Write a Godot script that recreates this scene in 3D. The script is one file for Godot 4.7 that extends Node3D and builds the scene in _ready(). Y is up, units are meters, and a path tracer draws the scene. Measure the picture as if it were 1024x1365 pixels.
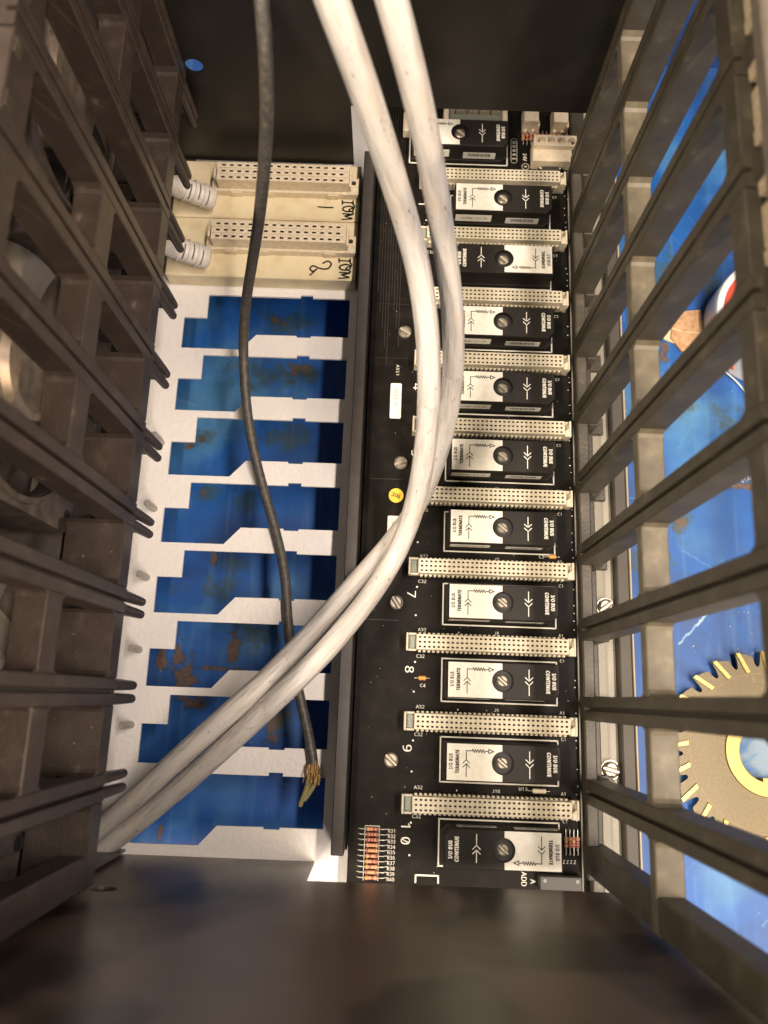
extends Node3D
# An open card cage lying on its back on a blue workbench, seen from above.
# Sizes below are in millimetres; meshes are scaled to metres when they are committed.
const MM := 0.001
const PITCH := 41.77
const RAIL0 := -9.62
var M := {}
var taken := {}
var text_cache := {}
var rng := RandomNumberGenerator.new()

# ------------------------------------------------------------------ mesh builder
class MB:
	var v := PackedVector3Array()
	var n := PackedVector3Array()
	var uv := PackedVector2Array()

	func tri(a: Vector3, b: Vector3, c: Vector3, na: Vector3, nb: Vector3, nc: Vector3, ua := Vector2.ZERO, ub := Vector2.ZERO, uc := Vector2.ZERO) -> void:
		if (b - a).cross(c - a).dot(na + nb + nc) > 0.0:
			v.append_array([a, c, b]); n.append_array([na, nc, nb]); uv.append_array([ua, uc, ub])
		else:
			v.append_array([a, b, c]); n.append_array([na, nb, nc]); uv.append_array([ua, ub, uc])

	func flat(a: Vector3, b: Vector3, c: Vector3, hint: Vector3) -> void:
		var m := (b - a).cross(c - a)
		if m.length_squared() < 1e-14:
			return
		m = m.normalized()
		if m.dot(hint) < 0.0:
			m = -m
		tri(a, b, c, m, m, m)

	func quad(a: Vector3, b: Vector3, c: Vector3, d: Vector3, hint: Vector3) -> void:
		flat(a, b, c, hint); flat(a, c, d, hint)

	func box(lo: Vector3, hi: Vector3, ch := 0.0) -> void:
		var mid := (lo + hi) * 0.5
		var h := (hi - lo) * 0.5
		var k := minf(ch, minf(h.x, minf(h.y, h.z)) * 0.9)
		for ax in 3:
			var b := (ax + 1) % 3
			var c := (ax + 2) % 3
			for s in [-1.0, 1.0]:
				var p: Array[Vector3] = []
				for q in [[-1.0, -1.0], [1.0, -1.0], [1.0, 1.0], [-1.0, 1.0]]:
					var w := Vector3.ZERO
					w[ax] = s * h[ax]; w[b] = q[0] * (h[b] - k); w[c] = q[1] * (h[c] - k)
					p.append(mid + w)
				var out := Vector3.ZERO
				out[ax] = s
				quad(p[0], p[1], p[2], p[3], out)
			if k > 0.0:
				for s in [-1.0, 1.0]:
					for t in [-1.0, 1.0]:
						var p: Array[Vector3] = []
						for q in [-1.0, 1.0]:
							var w := Vector3.ZERO
							w[ax] = q * (h[ax] - k); w[b] = s * h[b]; w[c] = t * (h[c] - k)
							p.append(mid + w)
							w[b] = s * (h[b] - k); w[c] = t * h[c]
							p.append(mid + w)
						var out := Vector3.ZERO
						out[b] = s; out[c] = t
						quad(p[0], p[1], p[3], p[2], out)
		if k > 0.0:
			for sx in [-1.0, 1.0]:
				for sy in [-1.0, 1.0]:
					for sz in [-1.0, 1.0]:
						var s := Vector3(sx, sy, sz)
						flat(mid + s * (h - Vector3(0, k, k)), mid + s * (h - Vector3(k, 0, k)), mid + s * (h - Vector3(k, k, 0)), s)

	static func inset(p: PackedVector2Array, d: float) -> PackedVector2Array:
		var o := PackedVector2Array()
		var sgn := -1.0 if Geometry2D.is_polygon_clockwise(p) else 1.0
		for i in p.size():
			var a := p[(i + p.size() - 1) % p.size()]
			var b := p[i]
			var c := p[(i + 1) % p.size()]
			var n1 := (b - a).normalized().orthogonal() * sgn
			var n2 := (c - b).normalized().orthogonal() * sgn
			var m := (n1 + n2)
			m = m / maxf(0.3, 1.0 + n1.dot(n2))
			# Godot's orthogonal() turns to one side; push towards the inside
			var t1 := b + m * d
			o.append(t1)
		var area := 0.0
		var area0 := 0.0
		for i in p.size():
			area += o[i].cross(o[(i + 1) % p.size()])
			area0 += p[i].cross(p[(i + 1) % p.size()])
		if absf(area) > absf(area0):
			return inset_flip(p, o)
		return o

	static func inset_flip(p: PackedVector2Array, o: PackedVector2Array) -> PackedVector2Array:
		var r := PackedVector2Array()
		for i in p.size():
			r.append(p[i] * 2.0 - o[i])
		return r

	# a prism over a polygon: frame x, z -> polygon x, y; y is up
	func prism(p: PackedVector2Array, y0: float, y1: float, ch := 0.0, bottom := true) -> void:
		var top := inset(p, ch) if ch > 0.0 else p
		var idx := Geometry2D.triangulate_polygon(top)
		for i in range(0, idx.size(), 3):
			var a := top[idx[i]]; var b := top[idx[i + 1]]; var c := top[idx[i + 2]]
			flat(Vector3(a.x, y1, a.y), Vector3(b.x, y1, b.y), Vector3(c.x, y1, c.y), Vector3.UP)
			if bottom:
				a = p[idx[i]]; b = p[idx[i + 1]]; c = p[idx[i + 2]]
				flat(Vector3(a.x, y0, a.y), Vector3(b.x, y0, b.y), Vector3(c.x, y0, c.y), Vector3.DOWN)
		var cw := Geometry2D.is_polygon_clockwise(p)
		for i in p.size():
			var j := (i + 1) % p.size()
			var e := p[j] - p[i]
			var o := Vector3(e.y, 0, -e.x) * (-1.0 if cw else 1.0)
			quad(Vector3(p[i].x, y0, p[i].y), Vector3(p[j].x, y0, p[j].y), Vector3(p[j].x, y1 - ch, p[j].y), Vector3(p[i].x, y1 - ch, p[i].y), o)
			if ch > 0.0:
				quad(Vector3(p[i].x, y1 - ch, p[i].y), Vector3(p[j].x, y1 - ch, p[j].y), Vector3(top[j].x, y1, top[j].y), Vector3(top[i].x, y1, top[i].y), o + Vector3.UP * o.length())

	# a flat face with a round hole, between a convex outline and a circle, and the wall of the hole down to y2
	func holed(p: PackedVector2Array, c: Vector2, r: float, y: float, y2: float, up := 1.0, seg := 32) -> void:
		var ang: Array[float] = []
		for i in seg:
			ang.append(TAU * i / seg - PI)
		for q in p:
			ang.append((q - c).angle())
		ang.sort()
		var far := func(a: float) -> Vector2:
			var dir := Vector2.from_angle(a)
			var best := 1e9
			for i in p.size():
				var hit = Geometry2D.segment_intersects_segment(c, c + dir * 2000.0, p[i], p[(i + 1) % p.size()])
				if hit != null:
					best = minf(best, (hit - c).length())
			return c + dir * best
		for i in ang.size():
			var a := ang[i]
			var b := ang[(i + 1) % ang.size()]
			if absf(angle_difference(a, b)) < 1e-4:
				continue
			var o1: Vector2 = far.call(a + 1e-5); var o2: Vector2 = far.call(b - 1e-5)
			var i1 := c + Vector2.from_angle(a) * r; var i2 := c + Vector2.from_angle(b) * r
			quad(Vector3(i1.x, y, i1.y), Vector3(o1.x, y, o1.y), Vector3(o2.x, y, o2.y), Vector3(i2.x, y, i2.y), Vector3(0, up, 0))
			var d := (c - (i1 + i2) * 0.5).normalized()
			quad(Vector3(i1.x, y, i1.y), Vector3(i2.x, y, i2.y), Vector3(i2.x, y2, i2.y), Vector3(i1.x, y2, i1.y), Vector3(d.x, 0, d.y))

	func tube(path: PackedVector3Array, radii: PackedFloat32Array, seg := 14, cap := true) -> void:
		var rings: Array[PackedVector3Array] = []
		var norms: Array[PackedVector3Array] = []
		var side := Vector3.ZERO
		var along := PackedFloat32Array()
		var total := 0.0
		for i in path.size():
			var t := (path[mini(i + 1, path.size() - 1)] - path[maxi(i - 1, 0)]).normalized()
			if i == 0:
				side = t.cross(Vector3.UP if absf(t.y) < 0.9 else Vector3.RIGHT).normalized()
			else:
				side = (side - t * side.dot(t)).normalized()
				total += path[i].distance_to(path[i - 1])
			along.append(total)
			var up := side.cross(t)
			var ring := PackedVector3Array(); var nn := PackedVector3Array()
			for k in seg + 1:
				var d := side * cos(TAU * k / seg) + up * sin(TAU * k / seg)
				ring.append(path[i] + d * radii[mini(i, radii.size() - 1)]); nn.append(d)
			rings.append(ring); norms.append(nn)
		for i in path.size() - 1:
			for k in seg:
				var u0 := float(k) / seg; var u1 := float(k + 1) / seg
				var v0 := along[i] / 100.0; var v1 := along[i + 1] / 100.0
				tri(rings[i][k], rings[i + 1][k], rings[i + 1][k + 1], norms[i][k], norms[i + 1][k], norms[i + 1][k + 1], Vector2(u0, v0), Vector2(u0, v1), Vector2(u1, v1))
				tri(rings[i][k], rings[i + 1][k + 1], rings[i][k + 1], norms[i][k], norms[i + 1][k + 1], norms[i][k + 1], Vector2(u0, v0), Vector2(u1, v1), Vector2(u1, v0))
		if cap:
			for e in [0, path.size() - 1]:
				var o := (path[e] - path[1 if e == 0 else e - 1])
				for k in seg:
					flat(path[e], rings[e][k], rings[e][k + 1], o)

	# profile points are (radius, height); turned about the local y axis of xf
	func lathe(prof: PackedVector2Array, xf := Transform3D.IDENTITY, seg := 24, smooth := false) -> void:
		for i in prof.size() - 1:
			var e := prof[i + 1] - prof[i]
			var out := Vector2(e.y, -e.x)
			if out.length() < 1e-6:
				continue
			out = out.normalized()
			for k in seg:
				var a := TAU * k / seg; var b := TAU * (k + 1) / seg
				var ca := Vector3(cos(a), 0, sin(a)); var cb := Vector3(cos(b), 0, sin(b))
				var p := [ca * prof[i].x + Vector3.UP * prof[i].y, cb * prof[i].x + Vector3.UP * prof[i].y, cb * prof[i + 1].x + Vector3.UP * prof[i + 1].y, ca * prof[i + 1].x + Vector3.UP * prof[i + 1].y]
				var na: Vector3 = xf.basis * (ca * out.x + Vector3.UP * out.y); var nb: Vector3 = xf.basis * (cb * out.x + Vector3.UP * out.y)
				if prof[i].x > 1e-6:
					tri(xf * p[0], xf * p[1], xf * p[2], na, nb, nb)
				if prof[i + 1].x > 1e-6:
					tri(xf * p[0], xf * p[2], xf * p[3], na, nb, na)

	func ribbon(pts: PackedVector3Array, up: Vector3, w: float) -> void:
		for i in pts.size() - 1:
			var t := (pts[i + 1] - pts[i]).normalized()
			var s := t.cross(up).normalized() * w * 0.5
			var e := t * w * 0.45
			quad(pts[i] - e + s, pts[i + 1] + e + s, pts[i + 1] + e - s, pts[i] - e - s, up)

	func disc(c: Vector3, up: Vector3, r: float, seg := 24) -> void:
		var s := up.cross(Vector3.RIGHT if absf(up.x) < 0.9 else Vector3.UP).normalized()
		var t := up.cross(s)
		for k in seg:
			var a := TAU * k / seg; var b := TAU * (k + 1) / seg
			flat(c, c + (s * cos(a) + t * sin(a)) * r, c + (s * cos(b) + t * sin(b)) * r, up)

	func append(o: MB, xf := Transform3D.IDENTITY) -> void:
		var flip := xf.basis.determinant() < 0.0
		for i in o.v.size():
			var k := i
			if flip and i % 3 > 0:
				k = i + 1 if i % 3 == 1 else i - 1
			v.append(xf * o.v[k]); n.append(xf.basis * o.n[k]); uv.append(o.uv[k])

	func mesh() -> ArrayMesh:
		var a := []
		a.resize(Mesh.ARRAY_MAX)
		var s := PackedVector3Array()
		for q in v:
			s.append(q * 0.001)
		a[Mesh.ARRAY_VERTEX] = s; a[Mesh.ARRAY_NORMAL] = n; a[Mesh.ARRAY_TEX_UV] = uv
		var m := ArrayMesh.new()
		m.add_surface_from_arrays(Mesh.PRIMITIVE_TRIANGLES, a)
		return m

# ------------------------------------------------------------------ naming and placing
func numbered(called: String) -> String:
	if not taken.has(called):
		taken[called] = 0
		return called
	taken[called] += 1
	return "%s_%03d" % [called, taken[called]]

func tag(o: Node, label: String, category: String, group := "") -> void:
	o.set_meta("label", label); o.set_meta("category", category)
	if group != "":
		o.set_meta("group", group)

func thing(called: String, label: String, category: String, at_mm := Vector3.ZERO, group := "") -> Node3D:
	var o := Node3D.new()
	o.name = numbered(called)
	add_child(o)
	o.position = at_mm * MM
	tag(o, label, category, group)
	return o

func part(called: String, mb: MB, m: Material, parent: Node, at_mm := Vector3.ZERO) -> MeshInstance3D:
	var o := MeshInstance3D.new()
	o.name = called
	o.mesh = mb.mesh()
	o.material_override = m
	o.position = at_mm * MM
	parent.add_child(o, true)
	return o

func part_mesh(called: String, mesh: Mesh, m: Material, parent: Node, at_mm := Vector3.ZERO) -> MeshInstance3D:
	var o := MeshInstance3D.new()
	o.name = called
	o.mesh = mesh
	o.material_override = m
	o.position = at_mm * MM
	parent.add_child(o, true)
	return o

func stuff(o: Node) -> void:
	o.set_meta("kind", "stuff")

func copy_of(o: Node3D, label: String, at_mm: Vector3, turn := 0.0) -> Node3D:
	var c: Node3D = o.duplicate()
	c.name = numbered(String(o.name))
	add_child(c)
	c.position = at_mm * MM
	c.rotation.y = turn
	c.set_meta("label", label)
	return c

# ------------------------------------------------------------------ materials
func L(r: float, g: float, b: float) -> Color:
	return Color(r, g, b).linear_to_srgb()

func mk(c: Color, rough := 0.6, metal := 0.0, spec := 0.5) -> StandardMaterial3D:
	var m := StandardMaterial3D.new()
	m.albedo_color = L(c.r, c.g, c.b)
	m.roughness = rough; m.metallic = metal; m.metallic_specular = spec
	return m

func noise_tex(kind: int, freq: float, oct: int, sd: int, ramp: Array, size := 512) -> NoiseTexture2D:
	var f := FastNoiseLite.new()
	f.noise_type = kind; f.frequency = freq; f.fractal_octaves = oct; f.seed = sd
	var t := NoiseTexture2D.new()
	t.width = size; t.height = size; t.seamless = true; t.noise = f
	if ramp.size() > 0:
		var g := Gradient.new()
		var offs := PackedFloat32Array(); var cols := PackedColorArray()
		for r in ramp:
			offs.append(r[0]); cols.append(L(r[1].r, r[1].g, r[1].b))
		g.offsets = offs; g.colors = cols
		t.color_ramp = g
	return t

func noisy(m: StandardMaterial3D, t: Texture2D, scale: float) -> StandardMaterial3D:
	m.albedo_color = Color.WHITE
	m.albedo_texture = t
	m.uv1_triplanar = true; m.uv1_world_triplanar = true
	m.uv1_scale = Vector3.ONE * scale
	return m

func bumpy(m: StandardMaterial3D, t: Texture2D, cm: float) -> StandardMaterial3D:
	m.heightmap_enabled = true; m.heightmap_texture = t; m.heightmap_scale = cm
	return m

func C3(r: float, g: float, b: float) -> Color:
	return Color(r, g, b)

func materials() -> void:
	var SX := FastNoiseLite.TYPE_SIMPLEX_SMOOTH
	var CE := FastNoiseLite.TYPE_CELLULAR
	var grain := noise_tex(SX, 0.09, 3, 5, [])
	# the dusty dark brown plastic of the card guides
	M.guide = noisy(mk(C3(0.1, 0.09, 0.08), 0.48), noise_tex(SX, 0.012, 5, 11, [[0.0, C3(0.032, 0.0265, 0.018)], [0.6, C3(0.044, 0.0365, 0.025)], [0.84, C3(0.06, 0.05, 0.034)], [1.0, C3(0.12, 0.1, 0.068)]]), 9.0)
	bumpy(M.guide, grain, 0.012)
	M.guide_left = noisy(mk(C3(0.1, 0.09, 0.08), 0.4, 0.0, 0.55), noise_tex(SX, 0.012, 5, 13, [[0.0, C3(0.031, 0.0215, 0.017)], [0.6, C3(0.041, 0.0295, 0.0235)], [0.84, C3(0.056, 0.04, 0.032)], [1.0, C3(0.13, 0.096, 0.076)]]), 9.0)
	bumpy(M.guide_left, grain, 0.012)
	M.guide_lit = noisy(mk(C3(0.1, 0.085, 0.06), 0.55), noise_tex(SX, 0.02, 4, 15, [[0.0, C3(0.07, 0.058, 0.038)], [0.6, C3(0.1, 0.084, 0.056)], [1.0, C3(0.15, 0.126, 0.085)]]), 9.0)  # lighter copy of the guide plastic, colours in the lit tops of middle bars
	M.flange = noisy(mk(C3(0.12, 0.1, 0.08), 0.6), noise_tex(SX, 0.02, 4, 14, [[0.0, C3(0.085, 0.07, 0.055)], [1.0, C3(0.14, 0.115, 0.09)]]), 8.0)
	M.pad = noisy(mk(C3(0.3, 0.25, 0.16), 0.6), noise_tex(SX, 0.03, 3, 3, [[0.0, C3(0.25, 0.2, 0.13)], [1.0, C3(0.42, 0.34, 0.22)]]), 20.0)
	# painted steel
	M.white_steel = noisy(mk(C3(0.7, 0.66, 0.62), 0.45), noise_tex(SX, 0.2, 2, 21, [[0.0, C3(0.69, 0.66, 0.63)], [0.6, C3(0.74, 0.71, 0.68)], [0.74, C3(0.72, 0.685, 0.65)], [0.84, C3(0.42, 0.38, 0.345)], [1.0, C3(0.2, 0.18, 0.16)]], 1024), 8.3)
	bumpy(M.white_steel, noise_tex(SX, 0.05, 4, 22, []), 0.02)
	M.grey_steel = noisy(mk(C3(0.3, 0.27, 0.21), 0.5), noise_tex(CE, 0.2, 1, 27, [[0.0, C3(0.15, 0.135, 0.105)], [0.12, C3(0.24, 0.22, 0.17)], [1.0, C3(0.31, 0.285, 0.225)]], 512), 12.0)
	M.black_steel = noisy(mk(C3(0.02, 0.017, 0.014), 0.42), noise_tex(SX, 0.008, 4, 31, [[0.0, C3(0.006, 0.005, 0.004)], [0.6, C3(0.011, 0.009, 0.0065)], [1.0, C3(0.02, 0.016, 0.012)]]), 4.0)
	M.black_steel.roughness_texture = noise_tex(SX, 0.012, 4, 32, [[0.0, C3(0.4, 0.4, 0.4)], [0.45, C3(0.72, 0.72, 0.72)], [1.0, C3(1, 1, 1)]])
	M.black_steel.roughness = 0.5
	M.panel_sheen = noisy(mk(C3(0.03, 0.023, 0.018), 0.5, 0.0, 0.8), noise_tex(SX, 0.0055, 3, 34, [[0.0, C3(0.012, 0.0075, 0.005)], [0.28, C3(0.026, 0.017, 0.012)], [0.38, C3(0.085, 0.056, 0.041)], [1.0, C3(0.125, 0.084, 0.062)]]), 3.0)  # same black paint, browned here for reflected sheen; dark spots are smudges
	M.panel_sheen.roughness_texture = noise_tex(SX, 0.008, 4, 35, [[0.0, C3(0.3, 0.3, 0.3)], [0.5, C3(0.42, 0.42, 0.42)], [1.0, C3(0.7, 0.7, 0.7)]])
	M.bar = noisy(mk(C3(0.1, 0.085, 0.08), 0.45), noise_tex(SX, 0.02, 4, 33, [[0.0, C3(0.032, 0.027, 0.024)], [1.0, C3(0.052, 0.044, 0.039)]]), 8.0)
	M.rail_dark = mk(C3(0.05, 0.043, 0.034), 0.6)
	M.rail_lit_edge = mk(C3(0.35, 0.29, 0.2), 0.5)  # light caught on the rail's outer edge, put in as tan
	# board and parts
	M.board = noisy(mk(C3(0.02, 0.017, 0.013), 0.45, 0.0, 0.2), noise_tex(SX, 0.02, 4, 41, [[0.0, C3(0.006, 0.005, 0.004)], [0.6, C3(0.009, 0.0075, 0.0058)], [1.0, C3(0.016, 0.013, 0.0102)]]), 8.0)
	M.silk = mk(C3(0.62, 0.59, 0.52), 0.6)
	M.ivory = noisy(mk(C3(0.62, 0.56, 0.42), 0.5), noise_tex(SX, 0.03, 4, 51, [[0.0, C3(0.44, 0.385, 0.28)], [1.0, C3(0.57, 0.52, 0.41)]]), 15.0)
	M.hole = mk(C3(0.02, 0.014, 0.009), 0.7)
	M.crumb = mk(C3(0.22, 0.17, 0.13), 0.85)
	M.hole_soft = mk(C3(0.16, 0.14, 0.12), 0.7)
	M.green_grey = noisy(mk(C3(0.2, 0.22, 0.19), 0.6), noise_tex(SX, 0.05, 4, 52, [[0.0, C3(0.1, 0.11, 0.08)], [1.0, C3(0.32, 0.35, 0.31)]]), 40.0)
	M.module = noisy(mk(C3(0.03, 0.026, 0.022), 0.5, 0.0, 0.35), noise_tex(CE, 0.12, 1, 61, [[0.0, C3(0.1, 0.09, 0.08)], [0.03, C3(0.028, 0.024, 0.021)], [0.1, C3(0.016, 0.0138, 0.0118)], [1.0, C3(0.021, 0.018, 0.0155)]], 512), 14.0)
	M.module_pit = mk(C3(0.012, 0.01, 0.009), 0.5)
	M.label_white = noisy(mk(C3(0.74, 0.71, 0.64), 0.5), noise_tex(SX, 0.02, 4, 62, [[0.0, C3(0.68, 0.64, 0.56)], [1.0, C3(0.79, 0.77, 0.71)]]), 20.0)
	M.label_silver = mk(C3(0.6, 0.58, 0.55), 0.4)
	M.print_black = mk(C3(0.02, 0.018, 0.016), 0.6)
	M.print_white = mk(C3(0.78, 0.75, 0.68), 0.55)
	M.screw = noisy(mk(C3(0.55, 0.5, 0.42), 0.42, 0.8), noise_tex(SX, 0.06, 3, 71, [[0.0, C3(0.3, 0.265, 0.21)], [1.0, C3(0.5, 0.46, 0.39)]]), 60.0)
	M.steel = mk(C3(0.34, 0.31, 0.275), 0.4, 0.2)
	M.lead = mk(C3(0.6, 0.57, 0.5), 0.35, 0.8)
	M.beige = noisy(mk(C3(0.7, 0.57, 0.37), 0.5), noise_tex(SX, 0.015, 5, 81, [[0.0, C3(0.58, 0.47, 0.28)], [0.4, C3(0.67, 0.57, 0.37)], [1.0, C3(0.72, 0.63, 0.45)]]), 7.0)
	M.beige_shell = noisy(mk(C3(0.7, 0.6, 0.43), 0.5), noise_tex(SX, 0.03, 4, 82, [[0.0, C3(0.6, 0.49, 0.34)], [1.0, C3(0.74, 0.66, 0.51)]]), 15.0)
	M.marker = mk(C3(0.015, 0.013, 0.012), 0.5)
	M.boot = noisy(mk(C3(0.66, 0.62, 0.57), 0.5), noise_tex(SX, 0.03, 3, 83, [[0.0, C3(0.54, 0.5, 0.45)], [1.0, C3(0.7, 0.66, 0.61)]]), 25.0)
	M.yellow = mk(C3(0.65, 0.42, 0.03), 0.5)
	M.orange = mk(C3(0.6, 0.26, 0.05), 0.4)
	M.resistor = mk(C3(0.46, 0.22, 0.15), 0.4)
	M.band_red = mk(C3(0.2, 0.03, 0.025), 0.4)
	M.band_gold = mk(C3(0.45, 0.3, 0.1), 0.4)
	M.chip = mk(C3(0.03, 0.027, 0.024), 0.5)
	M.nylon = noisy(mk(C3(0.72, 0.62, 0.48), 0.4), noise_tex(SX, 0.03, 3, 84, [[0.0, C3(0.64, 0.52, 0.38)], [1.0, C3(0.76, 0.68, 0.56)]]), 15.0)
	# cables
	M.white_cable = mk(C3(0.7, 0.66, 0.6), 0.42)
	M.white_cable.albedo_color = Color.WHITE
	M.white_cable.albedo_texture = cable_image()
	M.white_cable.uv1_scale = Vector3(1, 0.5, 1)
	bumpy(M.white_cable, noise_tex(SX, 0.02, 4, 92, []), 0.04)
	M.black_cable = noisy(mk(C3(0.05, 0.045, 0.04), 0.5), noise_tex(SX, 0.03, 5, 93, [[0.0, C3(0.03, 0.027, 0.023)], [0.5, C3(0.062, 0.054, 0.046)], [0.78, C3(0.085, 0.075, 0.063)], [1.0, C3(0.22, 0.19, 0.155)]]), 16.0)
	bumpy(M.black_cable, noise_tex(SX, 0.06, 4, 94, []), 0.014)
	M.fray = mk(C3(0.4, 0.24, 0.08), 0.8)
	M.fray_dark = mk(C3(0.16, 0.085, 0.03), 0.8)
	M.core = noisy(mk(C3(0.3, 0.27, 0.1), 0.6), noise_tex(SX, 0.05, 4, 95, [[0.0, C3(0.14, 0.11, 0.04)], [1.0, C3(0.4, 0.38, 0.17)]]), 40.0)
	# fans and the rest
	M.fan = noisy(mk(C3(0.09, 0.075, 0.065), 0.4), noise_tex(SX, 0.015, 4, 101, [[0.0, C3(0.05, 0.042, 0.037)], [1.0, C3(0.15, 0.12, 0.105)]]), 9.0)
	M.fan_metal = noisy(mk(C3(0.45, 0.36, 0.28), 0.38, 0.55), noise_tex(SX, 0.02, 4, 102, [[0.0, C3(0.3, 0.23, 0.17)], [1.0, C3(0.58, 0.48, 0.38)]]), 14.0)
	M.fan_grey = mk(C3(0.22, 0.19, 0.165), 0.5)
	M.dark = mk(C3(0.02, 0.017, 0.015), 0.7)
	M.bench = mk(C3(0.02, 0.12, 0.4), 0.42)
	M.bench.albedo_color = Color.WHITE
	M.bench.albedo_texture = bench_image()
	M.bench.roughness_texture = noise_tex(SX, 0.01, 5, 111, [[0.0, C3(0.3, 0.3, 0.3)], [1.0, C3(0.75, 0.75, 0.75)]])
	M.bench.roughness = 0.7
	bumpy(M.bench, noise_tex(SX, 0.03, 5, 112, []), 0.03)
	M.bench_dark = noisy(mk(C3(0.01, 0.06, 0.25), 0.5), noise_tex(SX, 0.02, 4, 113, [[0.0, C3(0.005, 0.045, 0.2)], [1.0, C3(0.012, 0.08, 0.3)]]), 5.0)
	M.saw = noisy(mk(C3(0.42, 0.33, 0.2), 0.42, 0.6), noise_tex(SX, 0.05, 4, 121, [[0.0, C3(0.105, 0.086, 0.052)], [1.0, C3(0.138, 0.114, 0.07)]]), 18.0)
	bumpy(M.saw, noise_tex(SX, 0.2, 2, 122, []), 0.003)
	M.brass = noisy(mk(C3(0.75, 0.52, 0.14), 0.3, 0.8), noise_tex(SX, 0.05, 4, 123, [[0.0, C3(0.4, 0.29, 0.09)], [1.0, C3(0.64, 0.49, 0.2)]]), 30.0)
	M.card = noisy(mk(C3(0.4, 0.22, 0.1), 0.85), noise_tex(SX, 0.02, 5, 131, [[0.0, C3(0.3, 0.17, 0.085)], [0.5, C3(0.42, 0.255, 0.135)], [1.0, C3(0.52, 0.34, 0.2)]]), 18.0)
	M.card_torn = mk(C3(0.6, 0.45, 0.28), 0.9)
	M.tin_white = mk(C3(0.68, 0.7, 0.7), 0.25)
	M.tin_red = mk(C3(0.5, 0.06, 0.04), 0.35)
	M.tin_orange = mk(C3(0.62, 0.12, 0.04), 0.35)
	M.wire = mk(C3(0.62, 0.62, 0.6), 0.4)
	M.chips = mk(C3(0.42, 0.34, 0.2), 0.7)

func cable_image() -> ImageTexture:
	var w := 256; var h := 1024
	var img := Image.create(w, h, false, Image.FORMAT_RGB8)
	var streak := FastNoiseLite.new(); streak.seed = 7; streak.frequency = 1.0; streak.fractal_octaves = 4
	var speck := FastNoiseLite.new(); speck.seed = 8; speck.frequency = 1.0; speck.fractal_octaves = 3
	for y in h:
		# wrap both ways by walking on a circle
		for x in w:
			var a := TAU * x / w
			var px := Vector3(cos(a) * 0.9, sin(a) * 0.9, y / 95.0)
			var s := streak.get_noise_3d(px.x * 1.1, px.y * 1.1, px.z * 0.55)
			var d := speck.get_noise_3d(px.x * 5.0, px.y * 5.0, px.z * 5.2)
			var e := speck.get_noise_3d(px.x * 1.3 + 9.0, px.y * 1.3, px.z * 1.5)
			var patch := streak.get_noise_3d(px.x * 0.7 + 40.0, px.y * 0.7, px.z * 0.4)
			var c := Color(0.47, 0.44, 0.41).lerp(Color(0.33, 0.29, 0.255), clampf(s * 1.0 + 0.15, 0.0, 1.0))
			if e > 0.2 and d > 0.28:
				c = c.lerp(Color(0.16, 0.125, 0.095), clampf((d - 0.28) * 6.0, 0.0, 0.8) * clampf((e - 0.2) * 6.0, 0.0, 1.0))
			c = c.lerp(Color(0.4, 0.41, 0.41), clampf((-patch - 0.15) * 1.4, 0.0, 0.4))
			c = c.lerp(Color(0.5, 0.4, 0.25), clampf((patch - 0.25) * 1.4, 0.0, 0.3))
			img.set_pixel(x, y, c.linear_to_srgb())
	return ImageTexture.create_from_image(img)

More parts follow.
